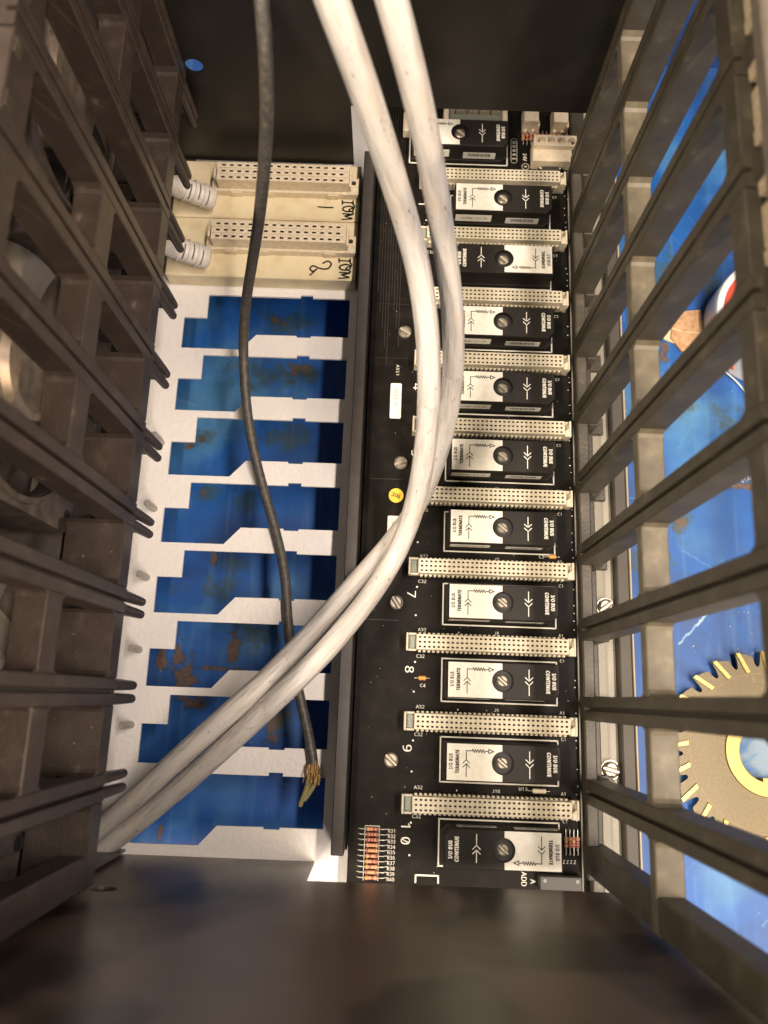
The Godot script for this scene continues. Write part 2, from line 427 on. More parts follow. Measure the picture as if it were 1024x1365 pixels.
const BENCH0 := Vector2(-400, -300)
const BENCH_SIDE := 1000.0
func bench_image() -> ImageTexture:
	var s := 1280
	var a := FastNoiseLite.new(); a.seed = 201; a.frequency = 0.006; a.fractal_octaves = 5
	var b := FastNoiseLite.new(); b.seed = 202; b.frequency = 0.03; b.fractal_octaves = 4
	var ia := a.get_seamless_image(s, s); var ib := b.get_seamless_image(s, s)
	ia.convert(Image.FORMAT_L8); ib.convert(Image.FORMAT_L8)
	var da := ia.get_data(); var db := ib.get_data()
	var out := PackedByteArray(); out.resize(s * s * 3)
	var blue := Color(0.005, 0.082, 0.32); var pale := Color(0.055, 0.19, 0.38); var deep := Color(0.003, 0.035, 0.145)
	var lut: Array[Color] = []
	for i in 256:
		var t := i / 255.0
		var c := blue.lerp(pale, clampf((t - 0.55) * 3.0, 0.0, 1.0))
		lut.append(c.lerp(deep, clampf((0.47 - t) * 3.0, 0.0, 0.9)))
	for i in s * s:
		var c := lut[da[i]]
		var g := db[i] / 255.0
		var k := 0.82 + g * 0.3
		var st := db[int((i / s) * 0.22) * s + ((i % s) * 3) % s] / 255.0
		c = c.lerp(Color(0.11, 0.26, 0.42), clampf((st - 0.6) * 0.9, 0.0, 0.16))
		var grime := clampf((g - 0.6) * 3.0, 0.0, 0.6) * clampf((db[(i * 7 + 5003) % (s * s)] / 255.0 - 0.3) * 2.0, 0.0, 1.0) if da[i] < 120 else 0.0
		c = Color(c.r * k, c.g * k, c.b * k).lerp(Color(0.05, 0.06, 0.075), grime).linear_to_srgb()
		out[i * 3] = int(clampf(c.r, 0, 1) * 255.0); out[i * 3 + 1] = int(clampf(c.g, 0, 1) * 255.0); out[i * 3 + 2] = int(clampf(c.b, 0, 1) * 255.0)
	var img := Image.create_from_data(s, s, false, Image.FORMAT_RGB8, out)
	# rust and worn patches: x, z, half length along x, half length along z
	var rust := [[-144, 356, 6, 11], [-150, 343, 3, 9], [-160, 347, 3.5, 8], [-115, 339, 3.5, 9], [-115, 328, 2, 6], [-126, 350, 14, 1.2], [-135, 371, 6, 4], [-86, 381, 7, 9], [-132, 281, 2, 4], [-150, 447, 1.4, 4.5],
		[-105, 110, 4, 2.5], [-98, 113, 3, 2], [-147, 199, 3, 2], [-155, 205, 2.5, 2], [-143, 236, 3, 2.5], [-83, 146, 9, 4], [176, 155, 4, 2.5], [189, 152, 2.5, 3], [162, 175, 4, 5], [169, 237, 5, 9], [212, 219, 11, 2.5], [166, 125, 3, 8], [205, 210, 8, 1.5], [171, 246, 4, 5]]
	var f := FastNoiseLite.new(); f.seed = 203; f.frequency = 0.16; f.fractal_octaves = 4
	var px := s / BENCH_SIDE
	for r in rust:
		var reach := maxf(r[2], r[3]) * 1.8 + 1.0
		var lo := ((Vector2(r[0] - reach, r[1] - reach) - BENCH0) * px).floor(); var hi := ((Vector2(r[0] + reach, r[1] + reach) - BENCH0) * px).ceil()
		for y in range(int(lo.y), int(hi.y)):
			for x in range(int(lo.x), int(hi.x)):
				var p := Vector2(x, y) / px + BENCH0
				var d := Vector2((p.x - r[0]) / r[2], (p.y - r[1]) / r[3]).length() + f.get_noise_2d(p.x * 0.7, p.y * 0.7) * 1.1 + f.get_noise_2d(p.x * 2.4, p.y * 2.4) * 0.3
				if d >= 1.0 and d < 1.3:
					img.set_pixel(x, y, img.get_pixel(x, y).lerp(Color(0.09, 0.13, 0.2), (1.3 - d) * 1.6))
				if d < 1.0:
					var c := Color(0.16, 0.075, 0.04).lerp(Color(0.07, 0.04, 0.03), clampf(f.get_noise_2d(p.x * 3.0 + 90.0, p.y * 3.0) + 0.5, 0.0, 1.0))
					img.set_pixel(x, y, img.get_pixel(x, y).lerp(c.linear_to_srgb(), clampf((1.0 - d) * 4.0, 0.0, 0.92)))
	# soft olive grime
	for r in [[-97, 114, 22, 9], [-110, 152, 26, 10], [-82, 150, 14, 8], [-92, 196, 20, 10], [-148, 198, 9, 7], [-141, 236, 8, 6], [-112, 242, 10, 8], [-100, 330, 14, 10], [-130, 300, 12, 8], [-84, 378, 12, 10], [-118, 284, 8, 12], [176, 160, 14, 12], [172, 236, 8, 20], [205, 170, 14, 9], [168, 70, 16, 30], [200, 60, 12, 30], [150, 270, 16, 10]]:
		var lo2 := ((Vector2(r[0] - r[2] * 1.8, r[1] - r[3] * 1.8) - BENCH0) * px).floor(); var hi2 := ((Vector2(r[0] + r[2] * 1.8, r[1] + r[3] * 1.8) - BENCH0) * px).ceil()
		for y in range(int(lo2.y), int(hi2.y)):
			for x in range(int(lo2.x), int(hi2.x)):
				var p := Vector2(x, y) / px + BENCH0
				var d := Vector2((p.x - r[0]) / r[2], (p.y - r[1]) / r[3]).length() + f.get_noise_2d(p.x * 0.4, p.y * 0.4) * 0.9
				var k2 := clampf((1.0 - d) * 1.2, 0.0, 0.62) * clampf(0.75 + f.get_noise_2d(p.x * 1.5, p.y * 1.5), 0.2, 1.0)
				if k2 > 0.0:
					img.set_pixel(x, y, img.get_pixel(x, y).lerp(Color(0.25, 0.27, 0.2), k2))
	# scratches
	var rr := RandomNumberGenerator.new(); rr.seed = 77
	for k in 420:
		var p := Vector2(rr.randf() * s, rr.randf() * s)
		var dir := Vector2.from_angle(rr.randf() * TAU)
		var n := int(rr.randf_range(3, 34))
		var al := rr.randf_range(0.08, 0.4)
		for i in n:
			dir = dir.rotated(rr.randf_range(-0.06, 0.06)); p += dir
			var q := Vector2i(posmod(int(p.x), s), posmod(int(p.y), s))
			img.set_pixelv(q, img.get_pixelv(q).lerp(Color(0.6, 0.68, 0.75), al))
	for k in 700:
		var q := Vector2i(rr.randi() % s, rr.randi() % s)
		img.set_pixelv(q, img.get_pixelv(q).lerp(Color(0.75, 0.75, 0.72), rr.randf_range(0.2, 0.9)))
	for t in [[167, 324, 185, 306, 0.5], [179, 312, 186, 304, 0.35], [200, 300, 214, 268, 0.2]]:
		var n := 60
		for i in n:
			var p := ((Vector2(t[0], t[1]).lerp(Vector2(t[2], t[3]), i / float(n)) + Vector2(0, sin(i * 0.3) * 0.5) - BENCH0) * px)
			for o in [Vector2i.ZERO, Vector2i(0, 1)]:
				var q: Vector2 = Vector2i(p) + o
				img.set_pixelv(q, img.get_pixelv(q).lerp(Color(0.62, 0.7, 0.78), t[4]))
	var lo := ((Vector2(196, 370) - BENCH0) * px); var hi := ((Vector2(236, 408) - BENCH0) * px)
	for y in range(int(lo.y), int(hi.y)):
		for x in range(int(lo.x), int(hi.x)):
			var p := Vector2(x, y) / px + BENCH0
			var w := f.get_noise_2d(p.x * 0.4 + p.y * 0.5, p.y * 0.4) * 0.9 + 0.4 - ((p - Vector2(215, 389)).length() - 15.0) * 0.06
			img.set_pixel(x, y, img.get_pixel(x, y).lerp(Color(0.52, 0.56, 0.58), clampf(w, 0.0, 0.75)))
	img.generate_mipmaps()
	return ImageTexture.create_from_image(img)

# ------------------------------------------------------------------ lettering
func text(mb: MB, s: String, o: Vector3, dir: Vector3, up: Vector3, h: float, bold := false, xs := 1.0, mono := false, lift := 0.0) -> void:
	var key := "%s|%s|%s" % [s, bold, mono]
	if not text_cache.has(key):
		var tm := TextMesh.new()
		var f := SystemFont.new()
		f.font_names = PackedStringArray(["Droid Sans Mono" if mono else "Droid Sans"])
		f.font_weight = 700 if bold else 400
		tm.font = f
		tm.text = s; tm.font_size = 32; tm.pixel_size = 1.0 / (32.0 * 0.714); tm.depth = 0.0; tm.curve_step = 1.5
		text_cache[key] = tm.get_mesh_arrays()
	var a: Array = text_cache[key]
	var vv: PackedVector3Array = a[Mesh.ARRAY_VERTEX]
	var idx: PackedInt32Array = a[Mesh.ARRAY_INDEX] if a[Mesh.ARRAY_INDEX] != null else PackedInt32Array(range(vv.size()))
	var nrm := dir.cross(up).normalized()
	for i in range(0, idx.size(), 3):
		var p: Array[Vector3] = []
		for k in 3:
			var q := vv[idx[i + k]]
			p.append(o + dir * q.x * h * xs + up * q.y * h + nrm * lift)
		mb.flat(p[0], p[1], p[2], nrm)

func catmull(pts: Array, n := 6) -> PackedVector3Array:
	var o := PackedVector3Array()
	for i in pts.size() - 1:
		var p0: Vector3 = pts[maxi(i - 1, 0)]; var p1: Vector3 = pts[i]; var p2: Vector3 = pts[i + 1]; var p3: Vector3 = pts[mini(i + 2, pts.size() - 1)]
		for k in n:
			o.append(p1.cubic_interpolate(p2, p0, p3, k / float(n)))
	o.append(pts[pts.size() - 1])
	return o

func smooth(pts: Array, rounds := 2) -> Array:
	var p := pts.duplicate()
	for r in rounds:
		var q := p.duplicate()
		for i in range(1, p.size() - 1):
			q[i] = p[i] * 0.5 + (p[i - 1] + p[i + 1]) * 0.25
		p = q
	return p

func V(x: float, y: float, z: float) -> Vector3:
	return Vector3(x, y, z)

func slotted(mb: MB, c: Vector3, r: float, h: float, turn: float, slot := 1.0) -> void:
	# a pan head with a real slot: a base disc and two raised halves
	mb.lathe(PackedVector2Array([Vector2(r, 0), Vector2(r, h * 0.55), Vector2(0.0, h * 0.55)]), Transform3D(Basis.IDENTITY, c), 28)
	for s in [0, 1]:
		var p := PackedVector2Array()
		var a0 := asin(slot * 0.5 / r)
		for i in 15:
			p.append(Vector2.from_angle(lerpf(a0, PI - a0, i / 14.0) + turn + PI * s) * r)
		var q := PackedVector2Array()
		for e in p:
			q.append(e + Vector2(c.x, c.z))
		mb.prism(q, c.y + h * 0.5, c.y + h, h * 0.28, false)

# ------------------------------------------------------------------ the scene
func _ready() -> void:
	rng.seed = 4711
	# camera
	var cam := Camera3D.new()
	cam.name = "camera"
	var at := CameraAttributesPhysical.new()
	at.frustum_focal_length = 26.54; at.frustum_focus_distance = 0.435; at.exposure_aperture = 8.5
	at.frustum_near = 0.02; at.frustum_far = 30.0
	cam.attributes = at
	cam.keep_aspect = Camera3D.KEEP_HEIGHT
	cam.near = 0.02; cam.far = 30.0
	cam.fov = 66.8
	add_child(cam)
	cam.transform = Transform3D(Basis(Vector3(0.99934, 0.00115, -0.03617), Vector3(-0.03545, 0.23266, -0.97191), Vector3(0.00729, 0.97256, 0.23255)).orthonormalized(), Vector3(-18.972, 437.266, 364.472) * MM)
	cam.current = true
	# the dim room round the bench
	var we := WorldEnvironment.new()
	we.name = "room_air"
	var env := Environment.new()
	env.background_mode = Environment.BG_COLOR
	env.background_color = L(0.055, 0.05, 0.045)
	env.tonemap_mode = Environment.TONE_MAPPER_LINEAR
	env.tonemap_exposure = 1.78
	env.sdfgi_enabled = true; env.ssao_enabled = true; env.ssil_enabled = true
	we.environment = env
	add_child(we)
	# two long tube lamps hang over the bench
	tube_lamp(V(430, 1300, 680), Color(1.0, 0.93, 0.87), 2.0, "long tube lamp hanging over the right side of the bench")
	tube_lamp(V(-640, 1300, 680), Color(1.0, 0.93, 0.84), 2.8, "long tube lamp hanging over the left side of the bench")
	tube_lamp(V(900, 800, 900), Color(1.0, 0.9, 0.74), 0.65, "added unseen tube lamp low at the right, brightening the right frame", 0.5)  # third lamp added with no known source, to brighten the rib sides
	materials()
	bench()
	back_plate()
	end_panels()
	left_frame()
	right_frame()
	fans()
	board()
	divider()
	connectors()
	modules()
	station_blocks()
	cables()
	bench_things()

func tube_lamp(c: Vector3, col: Color, e: float, label: String, size := 1.0) -> void:
	var t := thing("tube_lamp", label, "lamp", c, "tube lamps over the bench")
	var h := MB.new()
	h.box(V(-60, 22, -740 * size), V(60, 70, 740 * size), 8.0)
	part("housing", h, M.get("lamp_white", mk(C3(0.7, 0.7, 0.7), 0.5)), t)
	var g := MB.new()
	g.tube(PackedVector3Array([V(0, 6, -720 * size), V(0, 6, 720 * size)]), PackedFloat32Array([13.0]), 16)
	var m := mk(C3(0.8, 0.8, 0.8), 0.4)
	m.emission_enabled = true; m.emission = col; m.emission_energy_multiplier = 2.0
	part("glowing_tube", g, m, t)
	var l := AreaLight3D.new()
	l.name = "tube_light"
	l.area_size = Vector2(0.06, 1.44 * size)
	l.light_color = col; l.light_energy = e
	l.area_range = 6.0
	l.area_attenuation = 2.0
	l.shadow_enabled = true
	t.add_child(l)
	l.position = V(0, -9, 0) * MM
	l.rotation_degrees = Vector3(-90, 0, 0)
	if size < 1.0:
		t.rotation_degrees.z = -52

func bench() -> void:
	var b := MB.new()
	var y := -60.0
	var xs := [-1500.0, -400.0, 600.0, 1600.0]; var zs := [-112.0, 700.0, 1500.0]
	for i in 3:
		for j in 2:
			var p := [V(xs[i], y, zs[j]), V(xs[i + 1], y, zs[j]), V(xs[i + 1], y, zs[j + 1]), V(xs[i], y, zs[j + 1])]
			var u := []
			for q in p:
				u.append((Vector2(q.x, q.z) - BENCH0) / BENCH_SIDE)
			b.tri(p[0], p[1], p[2], Vector3.UP, Vector3.UP, Vector3.UP, u[0], u[1], u[2])
			b.tri(p[0], p[2], p[3], Vector3.UP, Vector3.UP, Vector3.UP, u[0], u[2], u[3])
	b.box(V(-1500, -100, -112), V(1600, -60.2, 1500))
	var o := part("workbench", b, M.bench, self)
	o.set_meta("kind", "structure")
	o.set_meta("label", "blue painted workbench top with rust spots and scratches")
	var u := MB.new()
	u.box(V(-1500, -100, -132), V(1600, 60, -112.5), 2.0)
	var k := part("bench_back_board", u, M.bench_dark, self)
	k.set_meta("kind", "structure")
	k.set_meta("label", "dark blue board along the back of the bench")

func back_plate() -> void:
	var t := thing("back_plate", "speckled white steel back plate with stepped cutouts and studs", "steel plate", V(0, -17.6, 240))
	var g := Vector3(0, 17.6, -240)
	var y0 := -17.6; var y1 := -16.0
	var b := MB.new()
	var zt0 := 116.6; var P := 41.76
	b.box(V(-172, y0, -40), V(-154.5, y1, 470)); b.box(V(-49.3, y0, -40), V(60, y1, 470))
	var lower := func(zt: float) -> Array:
		return [Vector2(-49.3, zt), Vector2(-73, zt), Vector2(-73, zt - 1.8), Vector2(-81, zt - 1.8), Vector2(-81, zt), Vector2(-140, zt), Vector2(-140, zt + 16.2), Vector2(-154.5, zt + 16.2)]
	var upper := func(zt: float) -> Array:
		return [Vector2(-154.5, zt + 37.3), Vector2(-117, zt + 37.3), Vector2(-107.5, zt + 26.9), Vector2(-82, zt + 26.7), Vector2(-82, zt + 27.8), Vector2(-73, zt + 27.8), Vector2(-73, zt + 26.7), Vector2(-49.3, zt + 26.7)]
	for k in 9:
		var p := PackedVector2Array()
		if k == 0:
			p.append_array(PackedVector2Array([Vector2(-154.5, -40), Vector2(-49.3, -40)]))
		else:
			p.append_array(PackedVector2Array(upper.call(zt0 + P * (k - 1))))
		if k == 8:
			p.append_array(PackedVector2Array([Vector2(-49.3, 470), Vector2(-154.5, 470)]))
		else:
			p.append_array(PackedVector2Array(lower.call(zt0 + P * k)))
		b.prism(p, y0, y1)
	part("plate", b, M.white_steel, t, g)
	b = MB.new()
	b.box(V(60.0, y0, -40), V(113.6, y1, 470))
	part("grey_flange", b, M.grey_steel, t, g)
	var s := MB.new()
	s.lathe(PackedVector2Array([Vector2(2.0, 0), Vector2(2.0, 15.2), Vector2(1.5, 16.6), Vector2(0.9, 16.6), Vector2(0.7, 15.4), Vector2(0, 15.4)]), Transform3D.IDENTITY, 18)
	var sm := s.mesh()
	for n in range(5, 10):
		part_mesh("stud", sm, M.steel, t, V(-160.2, -16, 8.65 + 41.75 * n) + g)
	# the clinch nut beside the lowest guide
	var cn := MB.new()
	cn.lathe(PackedVector2Array([Vector2(3.6, 0), Vector2(3.4, 0.8), Vector2(2.2, 0.9), Vector2(2.0, 0.2), Vector2(1.6, 0.2), Vector2(1.3, 1.2), Vector2(0, 1.2)]), Transform3D.IDENTITY, 22)
	part("rivet", cn, M.steel, t, V(-160.5, -16, 427) + g)
	for z in [308.5, 398.8, 225.0]:
		var q := MB.new()
		q.lathe(PackedVector2Array([Vector2(5.4, 0), Vector2(5.4, 1.0), Vector2(4.4, 1.0)]), Transform3D.IDENTITY, 26)
		slotted(q, V(0, 1, 0), 4.4, 3.2, -0.6 + z * 0.01, 1.2)
		part("slotted_screw", q, M.screw, t, V(108.6, -16, z) + g)
	# the folded side rail beyond the right guide frame
	var r := MB.new()
	r.box(V(113.9, -34, -40), V(121.2, -9, 470), 0.8)
	part("side_rail", r, M.rail_dark, t, g)
	var e := MB.new()
	e.box(V(121.3, -34, -40), V(122.3, -8.2, 470), 0.3)
	part("rail_lit_edge", e, M.rail_lit_edge, t, g)
	# the same rail on the far left, carrying the fan tray
	var f := MB.new()
	f.box(V(-222, -34, -40), V(-172.4, -14.5, 470), 0.8)
	part("fan_tray_rail", f, M.rail_dark, t, g)

func wall_xy(b: MB, x0: float, x1: float, y0: float, y1: float, z0: float, z1: float) -> void:
	b.box(V(x0, y0, z0), V(x1, y1, z1))

func holed_panel(x0: float, x1: float, y0: float, y1: float, c: Vector2, r: Vector2, cell: Rect2, thick: float) -> MB:
	# built lying in the xz plane (z stands for the panel's height), then stood up by the caller
	var b := MB.new()
	var k := r.y / r.x
	var e := cell.end
	for q in [[x0, cell.position.x, y0, y1], [e.x, x1, y0, y1], [cell.position.x, e.x, y0, cell.position.y], [cell.position.x, e.x, e.y, y1]]:
		b.box(V(q[0], 0, q[2]), V(q[1], thick, q[3]))
	var h := MB.new()
	var p := PackedVector2Array([Vector2(cell.position.x, cell.position.y / k), Vector2(e.x, cell.position.y / k), Vector2(e.x, e.y / k), Vector2(cell.position.x, e.y / k)])
	h.holed(p, Vector2(c.x, c.y / k), r.x, thick, 0.0, 1.0)
	h.holed(p, Vector2(c.x, c.y / k), r.x, 0.0, 0.0, -1.0)
	for i in h.v.size():
		h.v[i].z *= k
	b.append(h)
	return b

func end_panels() -> void:
	var up := Transform3D(Basis(Vector3(1, 0, 0), Vector3(0, 0, 1), Vector3(0, 1, 0)), Vector3.ZERO)   # panel z -> world y, panel y -> world z
	var t := thing("end_panel", "black steel end panel at the top with one round hole", "steel panel", V(-30, -5, 24.7))
	var b := holed_panel(-176, -50.4, -5, 236, Vector2(-136.9, 73.4), Vector2(5.2, 4.9), Rect2(-150, 60, 26, 27), 1.5)
	b.box(V(-50.4, 0, 47.2), V(121, 1.5, 236))
	var w := MB.new(); w.append(b, up)
	part("sheet", w, M.black_steel, t, V(30, 5, -24.7 + 24.0))
	var f := MB.new(); f.box(V(-176, 236.2, 12), V(121, 237.7, 25.4), 0.5)
	part("folded_edge", f, M.black_steel, t, V(30, 5, -24.7))
	t = thing("end_panel", "black steel end panel nearest the camera with a blurred sheen partly in its colour and a small slot", "steel panel", V(-30, -24, 452.7))
	b = holed_panel(-176, -53, -24, 222, Vector2(-140.8, 60.5), Vector2(6.2, 4.3), Rect2(-150, 50, 20, 20), 1.5)
	b.box(V(-53, 0, 29.6), V(121, 1.5, 222))
	w = MB.new(); w.append(b, up)
	part("sheet", w, M.panel_sheen, t, V(30, 24, -452.7 + 452.0))
	f = MB.new(); f.box(V(-148, 54, 453.7), V(-134, 67, 455), 0.4)
	part("slot_blackout", f, M.dark, t, V(30, 24, -452.7))  # unseen dark plate added behind the slot so the opening looks unlit
	f = MB.new(); f.box(V(-176, 222.2, 452.1), V(121, 223.7, 466), 0.5)
	part("folded_edge", f, M.black_steel, t, V(30, 24, -452.7))

# a run of bar pieces set flush between the guide rails, with small fillets where they meet
func cross_bars(called: String, t: Node, g: Vector3, m: Material, x0: float, x1: float, y0: float, y1: float, up: bool, down: bool, skip: Array, ch := 0.5) -> void:
	var made := {}
	for n in range(1, 11):
		if n in skip:
			continue
		var z := RAIL0 + 41.76 * n + 6.03
		var l := 29.7 if n < 10 else 448.3 - z
		var key := "%.1f" % l
		if not made.has(key):
			var b := MB.new()
			b.box(V(x0, y0, 0), V(x1, y1, l), ch)
			for q in [[up, y1 - ch, 1.0], [down, y0 + ch, -1.0]]:
				if q[0]:
					for e in [[0.0, 1.0], [l, -1.0]]:
						var a := V(0, q[1], e[0]); var c := V(0, q[1] + q[2] * 4.0, e[0]); var d := V(0, q[1], e[0] + e[1] * 4.0)
						var mid := V(0, q[1] + q[2] * 1.3, e[0] + e[1] * 1.3)
						var xa := V(x0 + 0.3, 0, 0); var xb := V(x1 - 0.3, 0, 0)
						for f in [xa, xb]:
							var o := V(-1, 0, 0) if f.x == minf(xa.x, xb.x) else V(1, 0, 0)
							b.flat(a + f, c + f, mid + f, o); b.flat(a + f, mid + f, d + f, o)
						b.quad(c + xa, c + xb, mid + xb, mid + xa, V(0, q[2], e[1])); b.quad(mid + xa, mid + xb, d + xb, d + xa, V(0, q[2], e[1]))
			made[key] = b.mesh()
		part_mesh(called, made[key], m, t, V(0, 0, z) + g)

func rail_profile(front: float, back: float) -> PackedVector2Array:
	# a flat bar with one narrow card groove down its front
	var k := 1.0 if back > front else -1.0
	var p := PackedVector2Array()
	for q in [[absf(back - front), -6.0], [absf(back - front), 6.0], [0.5, 6.0], [0.0, 5.5], [0.0, 1.3], [0.3, 1.0], [3.2, 0.8], [3.2, -0.8], [0.3, -1.0], [0.0, -1.3], [0.0, -5.5], [0.5, -6.0]]:
		p.append(Vector2(front + k * q[0], q[1]))
	return p

func left_frame() -> void:
	var base := V(-148, 70.5, 240)
	var t := thing("left_guide_frame", "dusty brown plastic card guide frame on the left with forked rail tips", "card guide", base)
	var m: Material = M.guide_left
	var g := -base
	var r := MB.new()
	r.prism(rail_profile(-142, -154), 70.4, 236.2)
	for s in [-1.0, 1.0]:
		# the forked tips that reach down past the frame
		var tip := PackedVector3Array([V(-146.6, 76, s * 3.3), V(-145.2, 58, s * 3.3), V(-144.4, 45, s * 3.2), V(-144.2, 39.5, s * 3.2), V(-144.2, 38.0, s * 3.2), V(-144.2, 37.2, s * 3.2)])
		r.tube(tip, PackedFloat32Array([3.0, 2.7, 2.4, 2.2, 1.6, 0.6]), 14)
		r.box(V(-152, 50, s * 3.3 - 1.6), V(-145.4, 72, s * 3.3 + 1.6), 0.8)
	var rm := r.mesh()
	for n in range(1, 11):
		part_mesh("guide_rail", rm, m, t, V(0, 0, RAIL0 + 41.76 * n) + g)
	cross_bars("lower_shelf", t, g, m, -170, -142.05, 70.6, 83, true, false, [])
	cross_bars("middle_bar", t, g, m, -154.2, -142.05, 141.5, 155.8, true, true, [3, 7, 10])
	cross_bars("upper_rail", t, g, m, -156, -142.05, 219.4, 235.5, false, true, [])
	var b := MB.new()
	b.box(V(-154.1, 71.2, 434.5), V(-142.3, 234, 448.2), 0.8)
	part("end_post", b, m, t, g)
	var cr := MB.new()
	for i in 46:
		var q := V(rng.randf_range(-166, -144), 83.05, rng.randf_range(40, 430))
		var w := rng.randf_range(0.1, 0.34)
		cr.box(q - V(w, 0, w), q + V(w, w * 0.8, w * rng.randf_range(0.6, 2.0)), 0.05)
	stuff(part("dust_crumbs", cr, M.crumb, t, g))
	# pale worn patches along the top edge
	for n in range(1, 11):
		for s in [-1.0, 1.0]:
			b = MB.new()
			b.box(V(-143.4, 229.5, RAIL0 + 41.76 * n + s * 11 - 3.0), V(-141.5, 234.5, RAIL0 + 41.76 * n + s * 11 + 3.0), 0.5)
			part("edge_pad", b, M.guide, t, g)

func right_frame() -> void:
	var base := V(94, 0, 240)
	var t := thing("right_guide_frame", "olive brown plastic card guide frame on the right, blue bench showing through its openings", "card guide", base)
	var m: Material = M.guide
	var g := -base
	var r := MB.new()
	r.prism(rail_profile(88, 99.6), 9.6, 225.2)
	r.box(V(91.4, 224.8, -5), V(96, 239.0, 5), 0.5)
	# the stepped foot that carries the rail on the plate
	r.box(V(95.2, -13.8, -6.6), V(101.0, 9.7, 6.6), 0.6)
	r.prism(PackedVector2Array([Vector2(101.0, -6.4), Vector2(109.6, -6.4), Vector2(109.6, 4.2), Vector2(101.0, 4.2)]), -15.6, -12.6, 0.5)
	var rm := r.mesh()
	for n in range(1, 11):
		part_mesh("guide_rail", rm, m, t, V(0, 0, RAIL0 + 41.76 * n) + g)
	var b := MB.new()
	b.box(V(88.6, 0.4, -34), V(95.0, 9.5, 451.4), 0.8)
	part("lower_bar", b, m, t, g)
	b = MB.new()
	b.box(V(95.1, -15.6, -34), V(101.4, -6, 468), 0.6)
	part("foot_strip", b, m, t, g)
	cross_bars("middle_bar", t, g, M.guide_lit, 88.05, 99.5, 108.2, 115, true, true, [])
	cross_bars("upper_rail", t, g, m, 88.05, 99.8, 214, 225, false, true, [])
	b = MB.new()
	b.box(V(94.5, 225.1, 26), V(99.4, 239.1, 448.4), 0.6)
	part("notched_strip", b, m, t, g)
	b = MB.new()
	b.box(V(87.0, 239.3, 20), V(104, 246, 452), 0.8)
	part("top_flange", b, M.flange, t, g)
	b = MB.new()
	b.box(V(88.2, 0.8, 434.5), V(99.4, 224, 448.2), 0.8)
	part("end_post", b, m, t, g)
	for n in range(1, 11):
		var z := RAIL0 + 41.76 * n
		for s in [-1.0, 1.0]:
			b = MB.new()
			b.box(V(91.0, 227.5, z + s * 9.0 - 2.6), V(94.6, 236, z + s * 9.0 + 2.6), 0.5)
			part("edge_pad", b, M.pad, t, g)
		b = MB.new()
		b.box(V(92.6, 225.3, z + 13.5), V(94.4, 229.5, z + 28), 0.4)
		part("edge_strip", b, M.pad, t, g)

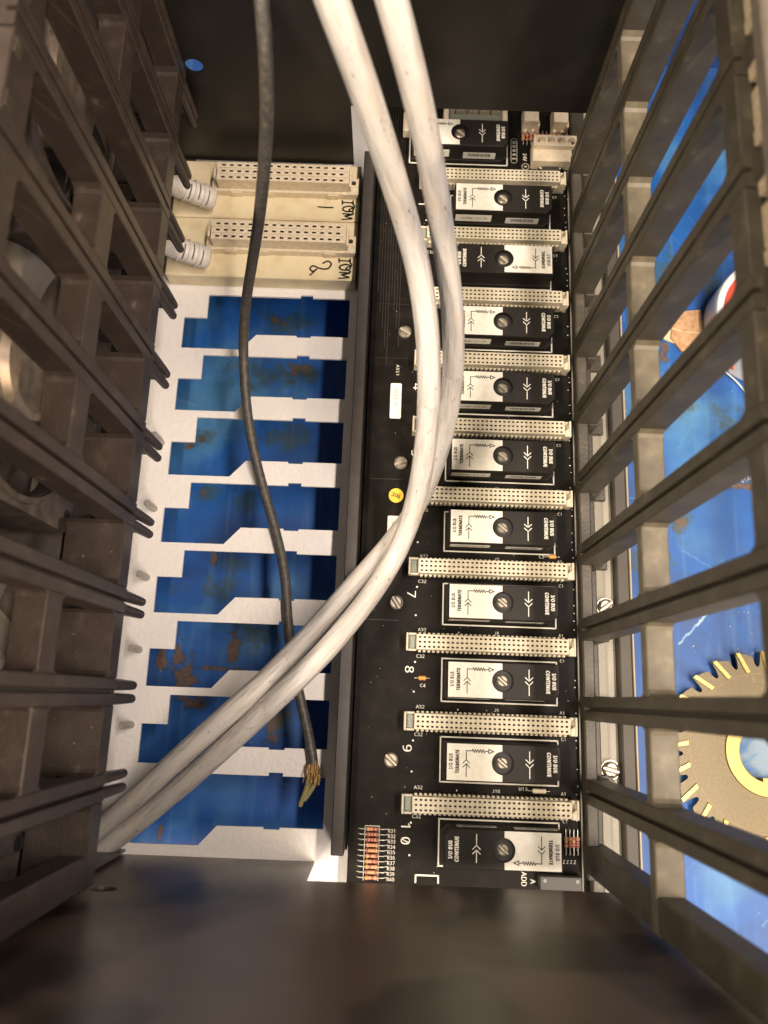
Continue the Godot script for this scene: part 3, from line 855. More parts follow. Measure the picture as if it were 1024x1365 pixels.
func fans() -> void:
	var labels := ["dark cooling fan behind the left frame, farthest up by the round-holed panel", "dark cooling fan in the middle of the row behind the left frame, pale hub showing", "dark cooling fan behind the left frame, nearest the camera"]
	var first: Node3D
	for k in 3:
		var c := V(-196, 133, 97 + 138.0 * k)
		if k > 0:
			var d := copy_of(first, labels[k], c)
			d.rotation = first.rotation
			continue
		# built lying down: local y is the fan's axis, later turned to face the cards
		var t := thing("cooling_fan", labels[0], "fan", c, "cooling fans in a row behind the left guide frame")
		t.rotation_degrees = Vector3(0, 0, -90)
		first = t
		var out := PackedVector2Array()
		for q in [[1, 1], [-1, 1], [-1, -1], [1, -1]]:
			var a0 := Vector2(q[0], q[1]).angle() - PI / 4
			for i in 7:
				out.append(Vector2(q[0], q[1]) * 51.0 + Vector2.from_angle(a0 + PI / 2 * i / 6.0) * 8.5)
		var f := MB.new()
		f.holed(out, Vector2.ZERO, 54.0, 25.0, 3.0, 1.0, 48)
		f.holed(out, Vector2.ZERO, 54.0, 0.0, 0.0, -1.0, 48)
		for i in out.size():
			var a := out[i]; var b := out[(i + 1) % out.size()]
			var o := (a + b)
			f.quad(V(a.x, 0, a.y), V(b.x, 0, b.y), V(b.x, 25, b.y), V(a.x, 25, a.y), V(o.x, 0, o.y))
		part("frame", f, M.fan, t)
		var rg := MB.new()
		rg.lathe(PackedVector2Array([Vector2(57.5, 25.0), Vector2(57.0, 27.0), Vector2(54.5, 27.0), Vector2(54.2, 25.0)]), Transform3D.IDENTITY, 48)
		part("rim", rg, M.fan, t)
		for q in [[1, 1], [-1, 1], [-1, -1], [1, -1]]:
			for o in [0.0, 7.0]:
				var hl := MB.new()
				var p: Vector2 = Vector2(q[0], q[1]) * 52.0 - Vector2(q[0], q[1]).orthogonal() * (o * 0.7)
				hl.lathe(PackedVector2Array([Vector2(3.3, 0), Vector2(3.3, 0.2), Vector2(0, 0.2)]), Transform3D(Basis.IDENTITY, V(p.x, 25.1, p.y)), 16)
				part("mounting_hole", hl, M.dark, t)
		var hb := MB.new()
		hb.lathe(PackedVector2Array([Vector2(24, 4), Vector2(24, 22.5), Vector2(22, 25.5), Vector2(19, 26.5), Vector2(0, 26.8)]), Transform3D.IDENTITY, 40)
		part("hub", hb, M.fan_metal, t)
		for i in 5:
			var bl := MB.new()
			var a := TAU * i / 5.0
			var n := 8
			for j in n:
				for s in 5:
					var pt := func(u: int, w: int) -> Vector3:
						var rad := lerpf(23.5, 52.5, w / 5.0)
						var ph := a + u / float(n) * 0.95 + w * 0.05
						return V(cos(ph) * rad, lerpf(6, 22, u / float(n)) + sin(u / float(n) * PI) * 2.0, sin(ph) * rad)
					bl.quad(pt.call(j, s), pt.call(j + 1, s), pt.call(j + 1, s + 1), pt.call(j, s + 1), Vector3.UP)
			part("blade", bl, M.fan_grey, t)
		for i in 3:
			var st := MB.new()
			var a := TAU * i / 3.0 + 0.3
			st.box(V(20, 0.5, -3), V(56, 3.5, 3), 0.6)
			var q := MB.new(); q.append(st, Transform3D(Basis(Vector3.UP, a), Vector3.ZERO))
			part("strut", q, M.fan, t)
	# a sheet closes the fan tray on its outer side
	var t2 := thing("fan_tray", "dark steel fan tray wall behind the cooling fans", "steel panel", V(-219, -14, 240))
	var w := MB.new()
	w.box(V(-222, -14, 20), V(-219.5, 236, 458), 0.5)
	part("outer_sheet", w, M.black_steel, t2, V(219, 14, -240))
	w = MB.new()
	w.box(V(-219.4, 217.6, 26), V(-156.2, 219.2, 450), 0.4)
	part("upper_light_block", w, M.fan, t2, V(219, 14, -240))  # tray top drawn out to the rail to block stray lamp light
	w = MB.new()
	w.box(V(-219.4, 66, 22), V(-166, 67.5, 456), 0.4)
	part("lower_sheet", w, M.fan, t2, V(219, 14, -240))
	for z in [24.0, 449.0]:
		w = MB.new()
		w.box(V(-219.4, -13.8, z), V(-155.0, 217.4, z + 1.4), 0.3)
		part("end_light_block", w, M.fan, t2, V(219, 14, -240))  # end walls added to keep lamp glare off the lowest shelf

func board() -> void:
	var t := thing("circuit_board", "dark brown backplane circuit board with white silkscreen numbers", "circuit board", V(26, -1.6, 230))
	var g := V(-26, 1.6, -230)
	var b := MB.new()
	b.box(V(-34.6, -1.6, -34), V(88.0, 0, 472), 0.15)
	part("board_sheet", b, M.board, t, g)
	# lettering and lines printed on the board
	var s := MB.new()
	var X := Vector3.RIGHT; var Z := Vector3.BACK; var y := 0.06
	for n in range(0, 11):
		var z := PITCH * n
		if n > 0:
			text(s, "A32", V(1.6, y, z - 7.4), X, -Z, 1.7, false, 1.15, true)
			text(s, "C32", V(1.0, y, z + 7.2), X, -Z, 1.7, false, 1.15, true)
			text(s, "J%d" % n, V(43, y, z - 6.9), X, -Z, 1.6, false, 1.1, true)
			text(s, "A1", V(79, y, z - 6.8), X, -Z, 1.6, false, 1.1, true)
			text(s, "C1", V(79.5, y, z + 7.0), X, -Z, 1.6, false, 1.1, true)
			if n == 10:
				text(s, "1", V(-4.8, y, z + 12.2), Z, X, 4.6, false, 1.2, true)
				text(s, "0", V(-4.8, y, z + 19.4), Z, X, 4.6, false, 1.2, true)
				s.ribbon(PackedVector3Array([V(-6.6, y, z + 18.6), V(-3.0, y, z + 20.2)]), Vector3.UP, 0.5)
			else:
				text(s, "%d" % n, V(-5.2, y, z + 14.6), Z, X, 4.6, false, 1.25, true)
			s.disc(V(-2.0, y, z + 10.4), Vector3.UP, 0.55, 12)
			s.disc(V(-2.3, y, z + 26.4), Vector3.UP, 0.5, 12)
			s.disc(V(22, y, z - 6.6), Vector3.UP, 0.4, 10)
		# outline round each bus module
		var sh := 0.0 if n > 0 else -27.1
		z += 0.0 if n > 0 else -4.6
		var q := PackedVector3Array([V(12.9 + sh, y, z + 31.0), V(12.9 + sh, y, z + 7.9), V(76.2 + sh, y, z + 7.9), V(76.2 + sh, y, z + 31.0), V(12.9 + sh, y, z + 31.0)])
		s.ribbon(q, Vector3.UP, 0.75)
	# dotted row of vias along the right edge
	for i in 92:
		if rng.randf() < 0.7:
			s.disc(V(86.2 + rng.randf_range(-0.5, 0.5), y, 20 + i * 4.6 + rng.randf_range(-1, 1)), Vector3.UP, rng.randf_range(0.2, 0.4), 8)
	for i in 150:
		s.disc(V(rng.randf_range(-32, 86), y, rng.randf_range(30, 455)), Vector3.UP, rng.randf_range(0.1, 0.22), 6)
	for i in 10:
		text(s, "R%d" % (31 + i), V(-11.8, y, 432.6 + i * 2.63), X, -Z, 1.7, false, 1.0, true)
		for e in [-28.6, -14.6]:
			s.ribbon(PackedVector3Array([V(e - 0.8, y, 431.8 + i * 2.63), V(e + 0.6, y, 431.8 + i * 2.63)]), Vector3.UP, 0.3)
	s.ribbon(PackedVector3Array([V(-26, y, 457), V(-26, y, 430.4), V(-18.4, y, 430.4), V(-18.4, y, 457)]), Vector3.UP, 0.3)
	s.ribbon(PackedVector3Array([V(1.2, y, 457), V(1.2, y, 453.6), V(13, y, 453.6), V(13, y, 457)]), Vector3.UP, 0.8)
	text(s, "ADD", V(57.5, y, 453.5), Z, X, 2.6, false, 1.1, true)
	text(s, "A", V(62.2, y, 454.5), Z, X, 2.6, false, 1.1, true)
	text(s, "W13", V(57.5, y, 409.2), X, -Z, 1.7, false, 1.15, true)
	text(s, "C4", V(2.6, y, 357.2), X, -Z, 1.7, false, 1.15, true)
	text(s, "C3", V(68.6, y, 283.0), X, -Z, 1.7, false, 1.15, true)
	text(s, "A551", V(-17.2, y, 171.5), Z, X, 1.7, false, 1.3, true)
	text(s, "24V", V(60.6, y, 19.6), Z, X, 2.4, true, 1.0)
	var ring := PackedVector3Array()
	for i in 21:
		ring.append(V(61.0 + cos(TAU * i / 20) * 2.3, y, 26.6 + sin(TAU * i / 20) * 2.3))
	s.ribbon(ring, Vector3.UP, 0.35)
	text(s, "R", V(61, y, 26.6), Z, X, 1.8, true)
	for c in range(5):
		text(s, "MOORE"[c], V(53.6, y, 8.6 + c * 3.1), Z, X, 2.0, true)
	var cap := PackedVector3Array()
	for i in 25:
		var a := PI + PI * i / 24.0
		cap.append(V(53.6 + cos(a) * 1.9, y, 7.6 + sin(a) * 1.9) if i < 25 else Vector3.ZERO)
	for i in 25:
		var a := PI * i / 24.0
		cap.append(V(53.6 + cos(a) * 1.9, y, 22.4 + sin(a) * 1.9))
	cap.append(cap[0])
	s.ribbon(cap, Vector3.UP, 0.3)
	for i in 5:
		text(s, "ZZZZZ"[i], V(76.6 + i * 1.9, y, 444.5), X, -Z, 1.6, false, 1.0, true)
	part("board_lettering", s, M.silk, t, g)
	# fine copper tracks just visible under the dark mask
	var tr := MB.new()
	for i in 9:
		var x := -31.0 + i * 1.7
		tr.ribbon(PackedVector3Array([V(x, 0.03, -30), V(x, 0.03, 120 + 12 * (i % 5))]), Vector3.UP, 0.35)
	for z in [127.5, 163.5, 240.0, 322.0]:
		tr.ribbon(PackedVector3Array([V(-30, 0.03, z), V(-12, 0.03, z)]), Vector3.UP, 0.3)
	stuff(part("copper_tracks", tr, mk(C3(0.019, 0.0165, 0.0135), 0.4), t, g))
	# slotted screws along the left edge
	var zz := [-20.0, 63.0, 146.7, 230.2, 312.1, 396.8]
	for i in zz.size():
		var q := MB.new()
		slotted(q, Vector3.ZERO, 3.9, 2.9, [0.2, 0.9, 0.55, -0.4, 1.0, 0.75][i], 0.9)
		part("slotted_screw", q, M.screw, t, V(-13.5, 0, zz[i]) + g)
	# stickers
	for q in [[-21.0, 180.0, 6.6, 22.4], [-20.0, 262.0, 6.8, 20.0]]:
		var st := MB.new()
		var p := PackedVector2Array()
		for c in [[1, 1, 0.0], [-1, 1, PI / 2], [-1, -1, PI], [1, -1, PI * 1.5]]:
			for i in 5:
				p.append(Vector2(q[0] + q[2] / 2 + c[0] * (q[2] / 2 - 0.8), q[1] + q[3] / 2 + c[1] * (q[3] / 2 - 0.8)) + Vector2.from_angle(c[2] + PI / 2 * i / 4.0) * 0.8)
		st.prism(p, 0.02, 0.22, 0.0, false)
		var o := part("white_sticker", st, M.label_white, t, g)
		var tx := MB.new()
		text(tx, "16066-51-1" if q[1] < 200 else "16066-21", V(q[0] + q[2] * 0.5, 0.26, q[1] + q[3] * 0.48), Z, X, 2.0, false, 1.0, true)
		part("sticker_print", tx, M.print_black, o)
	var yd := MB.new()
	yd.prism(circle(Vector2(-15.6, 249.8), 4.3, 30), 0.02, 0.2, 0.0, false)
	var yo := part("yellow_sticker", yd, M.yellow, t, g)
	var yt := MB.new()
	var dir := Vector3(0.94, 0, 0.34)
	text(yt, "306", V(-15.6, 0.25, 249.8), dir, Vector3(0.34, 0, -0.94), 2.6, true, 0.9)
	part("sticker_print", yt, M.print_black, yo)
	# resistors R31 to R40
	for i in 10:
		resistor(t, g + V(-22, 0, 431.8 + i * 2.63), V(1, 0, 0), 6.4, 13.6)
	for i in 4:
		resistor(t, g + V(79.5 + i * 2.1, 0, 434.5), V(0, 0, 1), 5.2, 13.0)
	for i in 10:
		resistor(t, g + V(59.5 + i * 2.55, 0, 5.2), V(0, 0, 1), 5.0, 10.0)
	# small capacitors and the jumper link
	for q in [[2.2, 353.2, M.orange], [74.6, 283.0, M.orange], [65.8, 409.7, M.nylon]]:
		var c := MB.new()
		var l := 2.1 if q[2] == M.orange else 3.6
		c.lathe(PackedVector2Array([Vector2(0, -l), Vector2(0.9, -l), Vector2(1.25, -l + 0.4), Vector2(1.25, l - 0.4), Vector2(0.9, l), Vector2(0, l)]), Transform3D(Basis(Vector3.FORWARD, PI / 2), V(0, 1.5, 0)), 14)
		var o := part("capacitor" if l < 3 else "wire_link", c, q[2], t, V(q[0], 0, q[1]) + g)
		var w := MB.new()
		w.tube(PackedVector3Array([V(-l - 2.2, 0, 0), V(-l - 2.0, 1.3, 0), V(l + 2.0, 1.3, 0), V(l + 2.2, 0, 0)]), PackedFloat32Array([0.28]), 8)
		part("lead", w, M.lead, o)
	# dark socket at the lower right corner, with two small posts
	var dk := MB.new()
	dk.box(V(64.5, 0, 450.2), V(86.5, 6.5, 457.5), 0.6)
	var dko := part("dark_socket", dk, M.chip, t, g)
	for x in [67.2, 84.0]:
		var e := MB.new()
		e.lathe(PackedVector2Array([Vector2(0.9, 6.5), Vector2(0.9, 6.8), Vector2(0, 6.8)]), Transform3D(Basis.IDENTITY, V(x, 0, 452.5)), 12)
		part("post", e, M.green_grey, dko)
	# upper end of the board: power socket, headers, chips, standoff
	var ps := MB.new()
	ps.box(V(64.2, 0, 13.8), V(93, 9.0, 28.6), 0.5)
	var po := part("power_socket", ps, M.nylon, t, g)
	var front := PackedVector2Array([Vector2(63.6, 12.6), Vector2(93.4, 12.6), Vector2(93.4, 20.2), Vector2(63.6, 20.2)])
	for i in 4:
		var cx := 69.2 + i * 6.35
		var e := MB.new()
		e.holed(PackedVector2Array([Vector2(cx - 3.17, 12.6), Vector2(cx + 3.17, 12.6), Vector2(cx + 3.17, 20.4), Vector2(cx - 3.17, 20.4)]), Vector2(cx, 16.6), 2.6, 12.6, 9.0, 1.0, 24)
		e.quad(V(cx - 3.17, 12.6, 20.4), V(cx + 3.17, 12.6, 20.4), V(cx + 3.17, 9.0, 20.4), V(cx - 3.17, 9.0, 20.4), Vector3.BACK)
		e.quad(V(cx - 3.17, 12.6, 12.6), V(cx + 3.17, 12.6, 12.6), V(cx + 3.17, 9.0, 12.6), V(cx - 3.17, 9.0, 12.6), Vector3.FORWARD)
		part("socket_barrel", e, M.nylon, po)
	var side := MB.new()
	side.box(V(64.4, 8.8, 12.6), V(66.0, 12.6, 20.4), 0.2)
	part("socket_wall", side, M.nylon, po)
	for x in [58.6, 77.4]:
		var h := MB.new()
		h.box(V(x, 0, -12), V(x + 9.4, 11.5, 1.5), 0.4)
		h.box(V(x + 8.8, 0, -1.8), V(x + 10.6, 8.0, 2.2), 0.3)
		h.box(V(x + 1, 0, 1.4), V(x + 3, 4, 3.0), 0.2); h.box(V(x + 6, 0, 1.4), V(x + 8, 4, 3.0), 0.2)
		part("pin_header", h, M.nylon, t, g)
	var fu := MB.new()
	fu.box(V(71, 0.6, 29.2), V(82, 5.0, 32.4), 0.6)
	var fo := part("fuse", fu, M.chip, t, g)
	for x in [68.8, 83.2]:
		var e := MB.new()
		e.tube(PackedVector3Array([V(x, 0, 29.4), V(x, 3.6, 29.6), V(x + (1.2 if x < 75 else -1.2), 4.2, 30.6), V(x + (2.4 if x < 75 else -2.4), 3.0, 30.8)]), PackedFloat32Array([0.8]), 10)
		part("lead", e, M.lead, fo)
	var ds := MB.new()
	ds.box(V(10, 0, -12), V(46, 6, -2), 0.8)
	var dso := part("ribbon_socket", ds, M.green_grey, t, g)
	for i in 12:
		var e := MB.new()
		e.box(V(14 + i * 2.54, 5.9, -7.5), V(14.9 + i * 2.54, 9.0, -6.6), 0.1)
		part("pin", e, M.band_gold if i % 3 else M.band_red, dso)
	for x in [8.5, 46.5]:
		var e := MB.new()
		e.box(V(x - 1.6, 0, -10), V(x + 1.6, 9.5, 2.5), 0.4)
		part("latch", e, M.nylon, dso)
	var so := MB.new()
	so.box(V(-19, 0, -6), V(-3, 7.5, 8.0), 0.6)
	var sob := part("corner_bracket", so, M.nylon, t, g)
	var sr := MB.new()
	sr.lathe(PackedVector2Array([Vector2(3.4, 7.5), Vector2(3.4, 9.6), Vector2(1.7, 9.6), Vector2(1.5, 8.0), Vector2(0, 8.0)]), Transform3D(Basis.IDENTITY, V(-11.5, 0, 1.0)), 20)
	part("standoff", sr, M.steel, sob)
	for q in [[-3.5, 16.0, 9.0, 24.0], [-2.0, 49.0, 8.0, 18.0]]:
		var c := MB.new()
		c.box(V(q[0], 0.6, q[1]), V(q[0] + q[2], 4.4, q[1] + q[3]), 0.4)
		var co := part("chip", c, M.chip, t, g)
		for s2 in [0, 1]:
			for i in int(q[3] / 2.6):
				var e := MB.new()
				var x: float = q[0] - 0.9 if s2 == 0 else q[0] + q[2]
				e.box(V(x, 0, q[1] + 1.0 + i * 2.54), V(x + 0.9, 2.4, q[1] + 1.8 + i * 2.54), 0.1)
				part("pin", e, M.lead, co)

func circle(c: Vector2, r: float, seg := 24) -> PackedVector2Array:
	var p := PackedVector2Array()
	for i in seg:
		p.append(c + Vector2.from_angle(TAU * i / seg) * r)
	return p

var res_meshes := {}
func resistor(t: Node, at_mm: Vector3, dir: Vector3, body: float, span: float) -> void:
	var key := "%.1f%.1f" % [body, span]
	if not res_meshes.has(key):
		var up := Transform3D(Basis(Vector3.FORWARD, PI / 2), V(0, 1.3, 0))   # local y lies along x
		var b := MB.new(); var h := body / 2
		b.lathe(PackedVector2Array([Vector2(0, -h), Vector2(0.75, -h), Vector2(1.1, -h + 0.4), Vector2(1.1, -h + 1.2), Vector2(0.9, -h + 1.6), Vector2(0.9, h - 1.6), Vector2(1.1, h - 1.2), Vector2(1.1, h - 0.4), Vector2(0.75, h), Vector2(0, h)]), up, 12)
		var bands := []
		for k in 4:
			var c := MB.new()
			var y: float = [-h + 0.8, -h * 0.25, h * 0.2, h - 0.8][k]
			var r := 1.16 if k == 0 or k == 3 else 0.96
			c.lathe(PackedVector2Array([Vector2(r, y - 0.28), Vector2(r, y + 0.28)]), up, 12)
			bands.append(c.mesh())
		var l := MB.new(); var e := span / 2
		l.tube(PackedVector3Array([V(-e, 0, 0), V(-e + 0.1, 0.9, 0), V(-e + 0.6, 1.3, 0), V(-h, 1.3, 0)]), PackedFloat32Array([0.3]), 8, false)
		l.tube(PackedVector3Array([V(h, 1.3, 0), V(e - 0.6, 1.3, 0), V(e - 0.1, 0.9, 0), V(e, 0, 0)]), PackedFloat32Array([0.3]), 8, false)
		res_meshes[key] = [b.mesh(), bands, l.mesh()]
	var m: Array = res_meshes[key]
	var o := part_mesh("resistor", m[0], M.resistor, t, at_mm)
	if dir.z > 0.5:
		o.rotation_degrees.y = 90
	for k in 4:
		part_mesh("colour_band", m[1][k], [M.band_red, M.orange, M.band_red, M.band_gold][(k + rng.randi() % 2) % 4], o)
	part_mesh("lead", m[2], M.lead, o)

func divider() -> void:
	var t := thing("divider_bar", "long dark grey plastic divider bar left of the circuit board", "plastic bar", V(-39.5, -16, 236))
	var b := MB.new()
	b.box(V(-43, -15.9, 27), V(-36.3, 11, 443.8), 0.5)
	part("bar", b, M.bar, t, V(39.5, 16, -236))
	b = MB.new()
	b.box(V(-36.2, -15.9, 27), V(-35.2, -4, 443.5), 0.2)
	part("foot_strip", b, M.rail_dark, t, V(39.5, 16, -236))

func connectors() -> void:
	# one three-row socket with 96 real holes, then nine copies
	var words := ["first", "second", "third", "fourth", "fifth", "sixth", "seventh", "eighth", "ninth", "tenth"]
	var t := thing("bus_connector", "", "connector", V(38.6, 0, PITCH), "three row bus connectors on the circuit board")
	var g := V(-38.6, 0, 0)
	var b := MB.new(); var hm := MB.new()
	b.box(V(-7.4, 0, -4.2), V(84.8, 7.2, 4.2), 0.3)
	# upper block with pits
	var x0 := -1.9; var x1 := 80.7; var z0 := -4.0; var z1 := 4.0; var yb := 7.0; var yt := 11.4
	var xs := [x0]; var zs := [z0]
	for i in 32:
		xs.append_array([i * 2.54 - 0.64, i * 2.54 + 0.64])
	xs.append(x1)
	for j in 3:
		zs.append_array([(j - 1) * 2.54 - 0.48, (j - 1) * 2.54 + 0.48])
	zs.append(z1)
	for i in xs.size() - 1:
		for j in zs.size() - 1:
			var a := V(xs[i], yt, zs[j]); var c := V(xs[i + 1], yt, zs[j + 1])
			if i % 2 == 1 and j % 2 == 1:
				var d := 3.0
				hm.quad(V(a.x, yt - d, a.z), V(c.x, yt - d, a.z), V(c.x, yt - d, c.z), V(a.x, yt - d, c.z), Vector3.UP)
				hm.quad(V(a.x, yt, a.z), V(c.x, yt, a.z), V(c.x, yt - d, a.z), V(a.x, yt - d, a.z), Vector3.BACK)
				hm.quad(V(a.x, yt, c.z), V(c.x, yt, c.z), V(c.x, yt - d, c.z), V(a.x, yt - d, c.z), Vector3.FORWARD)
				hm.quad(V(a.x, yt, a.z), V(a.x, yt, c.z), V(a.x, yt - d, c.z), V(a.x, yt - d, a.z), Vector3.RIGHT)
				hm.quad(V(c.x, yt, a.z), V(c.x, yt, c.z), V(c.x, yt - d, c.z), V(c.x, yt - d, a.z), Vector3.LEFT)
			else:
				b.quad(V(a.x, yt, a.z), V(c.x, yt, a.z), V(c.x, yt, c.z), V(a.x, yt, c.z), Vector3.UP)
	b.quad(V(x0, yb, z0), V(x1, yb, z0), V(x1, yt, z0), V(x0, yt, z0), Vector3.FORWARD)
	b.quad(V(x0, yb, z1), V(x1, yb, z1), V(x1, yt, z1), V(x0, yt, z1), Vector3.BACK)
	b.quad(V(x0, yb, z0), V(x0, yb, z1), V(x0, yt, z1), V(x0, yt, z0), Vector3.LEFT)
	b.quad(V(x1, yb, z0), V(x1, yb, z1), V(x1, yt, z1), V(x1, yt, z0), Vector3.RIGHT)
	# end walls, rails and the keyed right end
	b.box(V(-7.4, 7.0, -4.9), V(-6.3, 10.6, 4.9), 0.3)
	b.box(V(-6.4, 7.0, 3.7), V(-1.8, 9.6, 4.9), 0.3); b.box(V(-6.4, 7.0, -4.9), V(-1.8, 9.6, -3.7), 0.3)
	b.box(V(83.6, 7.0, -4.9), V(84.8, 10.2, 4.9), 0.3)
	b.prism(PackedVector2Array([Vector2(80.9, 1.4), Vector2(83.7, -0.6), Vector2(83.7, 4.8), Vector2(80.9, 4.8)]), 7.0, 10.6, 0.3)
	b.prism(PackedVector2Array([Vector2(80.9, -4.8), Vector2(83.7, -4.8), Vector2(82.2, -2.6), Vector2(80.9, -2.6)]), 7.0, 9.0, 0.3)
	part("housing", b, M.ivory, t, g)
	stuff(part("contact_holes", hm, M.hole, t, g))
	var teeth := MB.new()
	for i in 32:
		for s in [-1.0, 1.0]:
			var z: float = s * 4.75
			teeth.box(V(i * 2.54 - 0.75, 3.2, z - 0.6), V(i * 2.54 + 0.75, 7.6, z + 0.6), 0.25)
	stuff(part("side_teeth", teeth, M.ivory, t, g))
	var gg := MB.new()
	gg.box(V(-6.2, 7.1, -3.6), V(-2.0, 8.2, 3.6), 0.3)
	part("end_recess", gg, M.green_grey, t, g)
	var places := ["", "under the power socket, topmost of all", "second from the top, below the module marked terminate on its left", "third from the top, below the reversed black and white module", "fourth from the top, half behind the white cables", "fifth from the top, shaded by the white cables", "sixth from the top, left end hidden by the crossing cables", "marked J7 in white print", "marked J8 in white print", "marked J9 in white print", "marked J10 in white print, lowest"]
	for n in range(1, 11):
		var label: String = "ivory three-row connector " + places[n]
		if n == 1:
			t.set_meta("label", label)
		else:
			copy_of(t, label, V(38.6, 0, PITCH * n))

func arrow(mb: MB, o: Vector3, xd: Vector3, zd: Vector3, y: float, kind: int) -> void:
	# kind 0: plug arrow, corner and resistor; kind 1: plain plug arrow
	var P := func(a: float, b: float) -> Vector3: return o + xd * a + zd * b + Vector3.UP * y
	var w := 0.46
	var ln := func(pts: Array) -> void:
		var q := PackedVector3Array()
		for e in pts:
			q.append(P.call(e[0], e[1]))
		mb.ribbon(q, Vector3.UP, w)
	if kind == 0:
		ln.call([[0, 16.2], [0, 9.9]])
		ln.call([[-1.7, 11.6], [0, 9.9], [1.7, 11.6]])
		ln.call([[-1.7, 9.6], [0, 7.9], [1.7, 9.6]])
		ln.call([[0, 7.9], [0, 3.4], [3.0, 3.4]])
		var z := [[3.0, 3.4]]
		for i in 10:
			z.append([3.4 + i * 0.66, 3.4 + (0.75 if i % 2 else -0.75)])
		z.append([9.9, 3.4]); z.append([11.6, 3.4])
		ln.call(z)
		ln.call([[11.6, 2.4], [14.2, 3.4], [11.6, 4.4], [11.6, 2.4]])
	else:
		ln.call([[0, 3.4], [0, 9.3]])
		ln.call([[-1.9, 7.4], [0, 9.3], [1.9, 7.4]])
		ln.call([[-1.9, 9.6], [0, 11.5], [1.9, 9.6]])
		ln.call([[0, 11.5], [0, 16.6]])

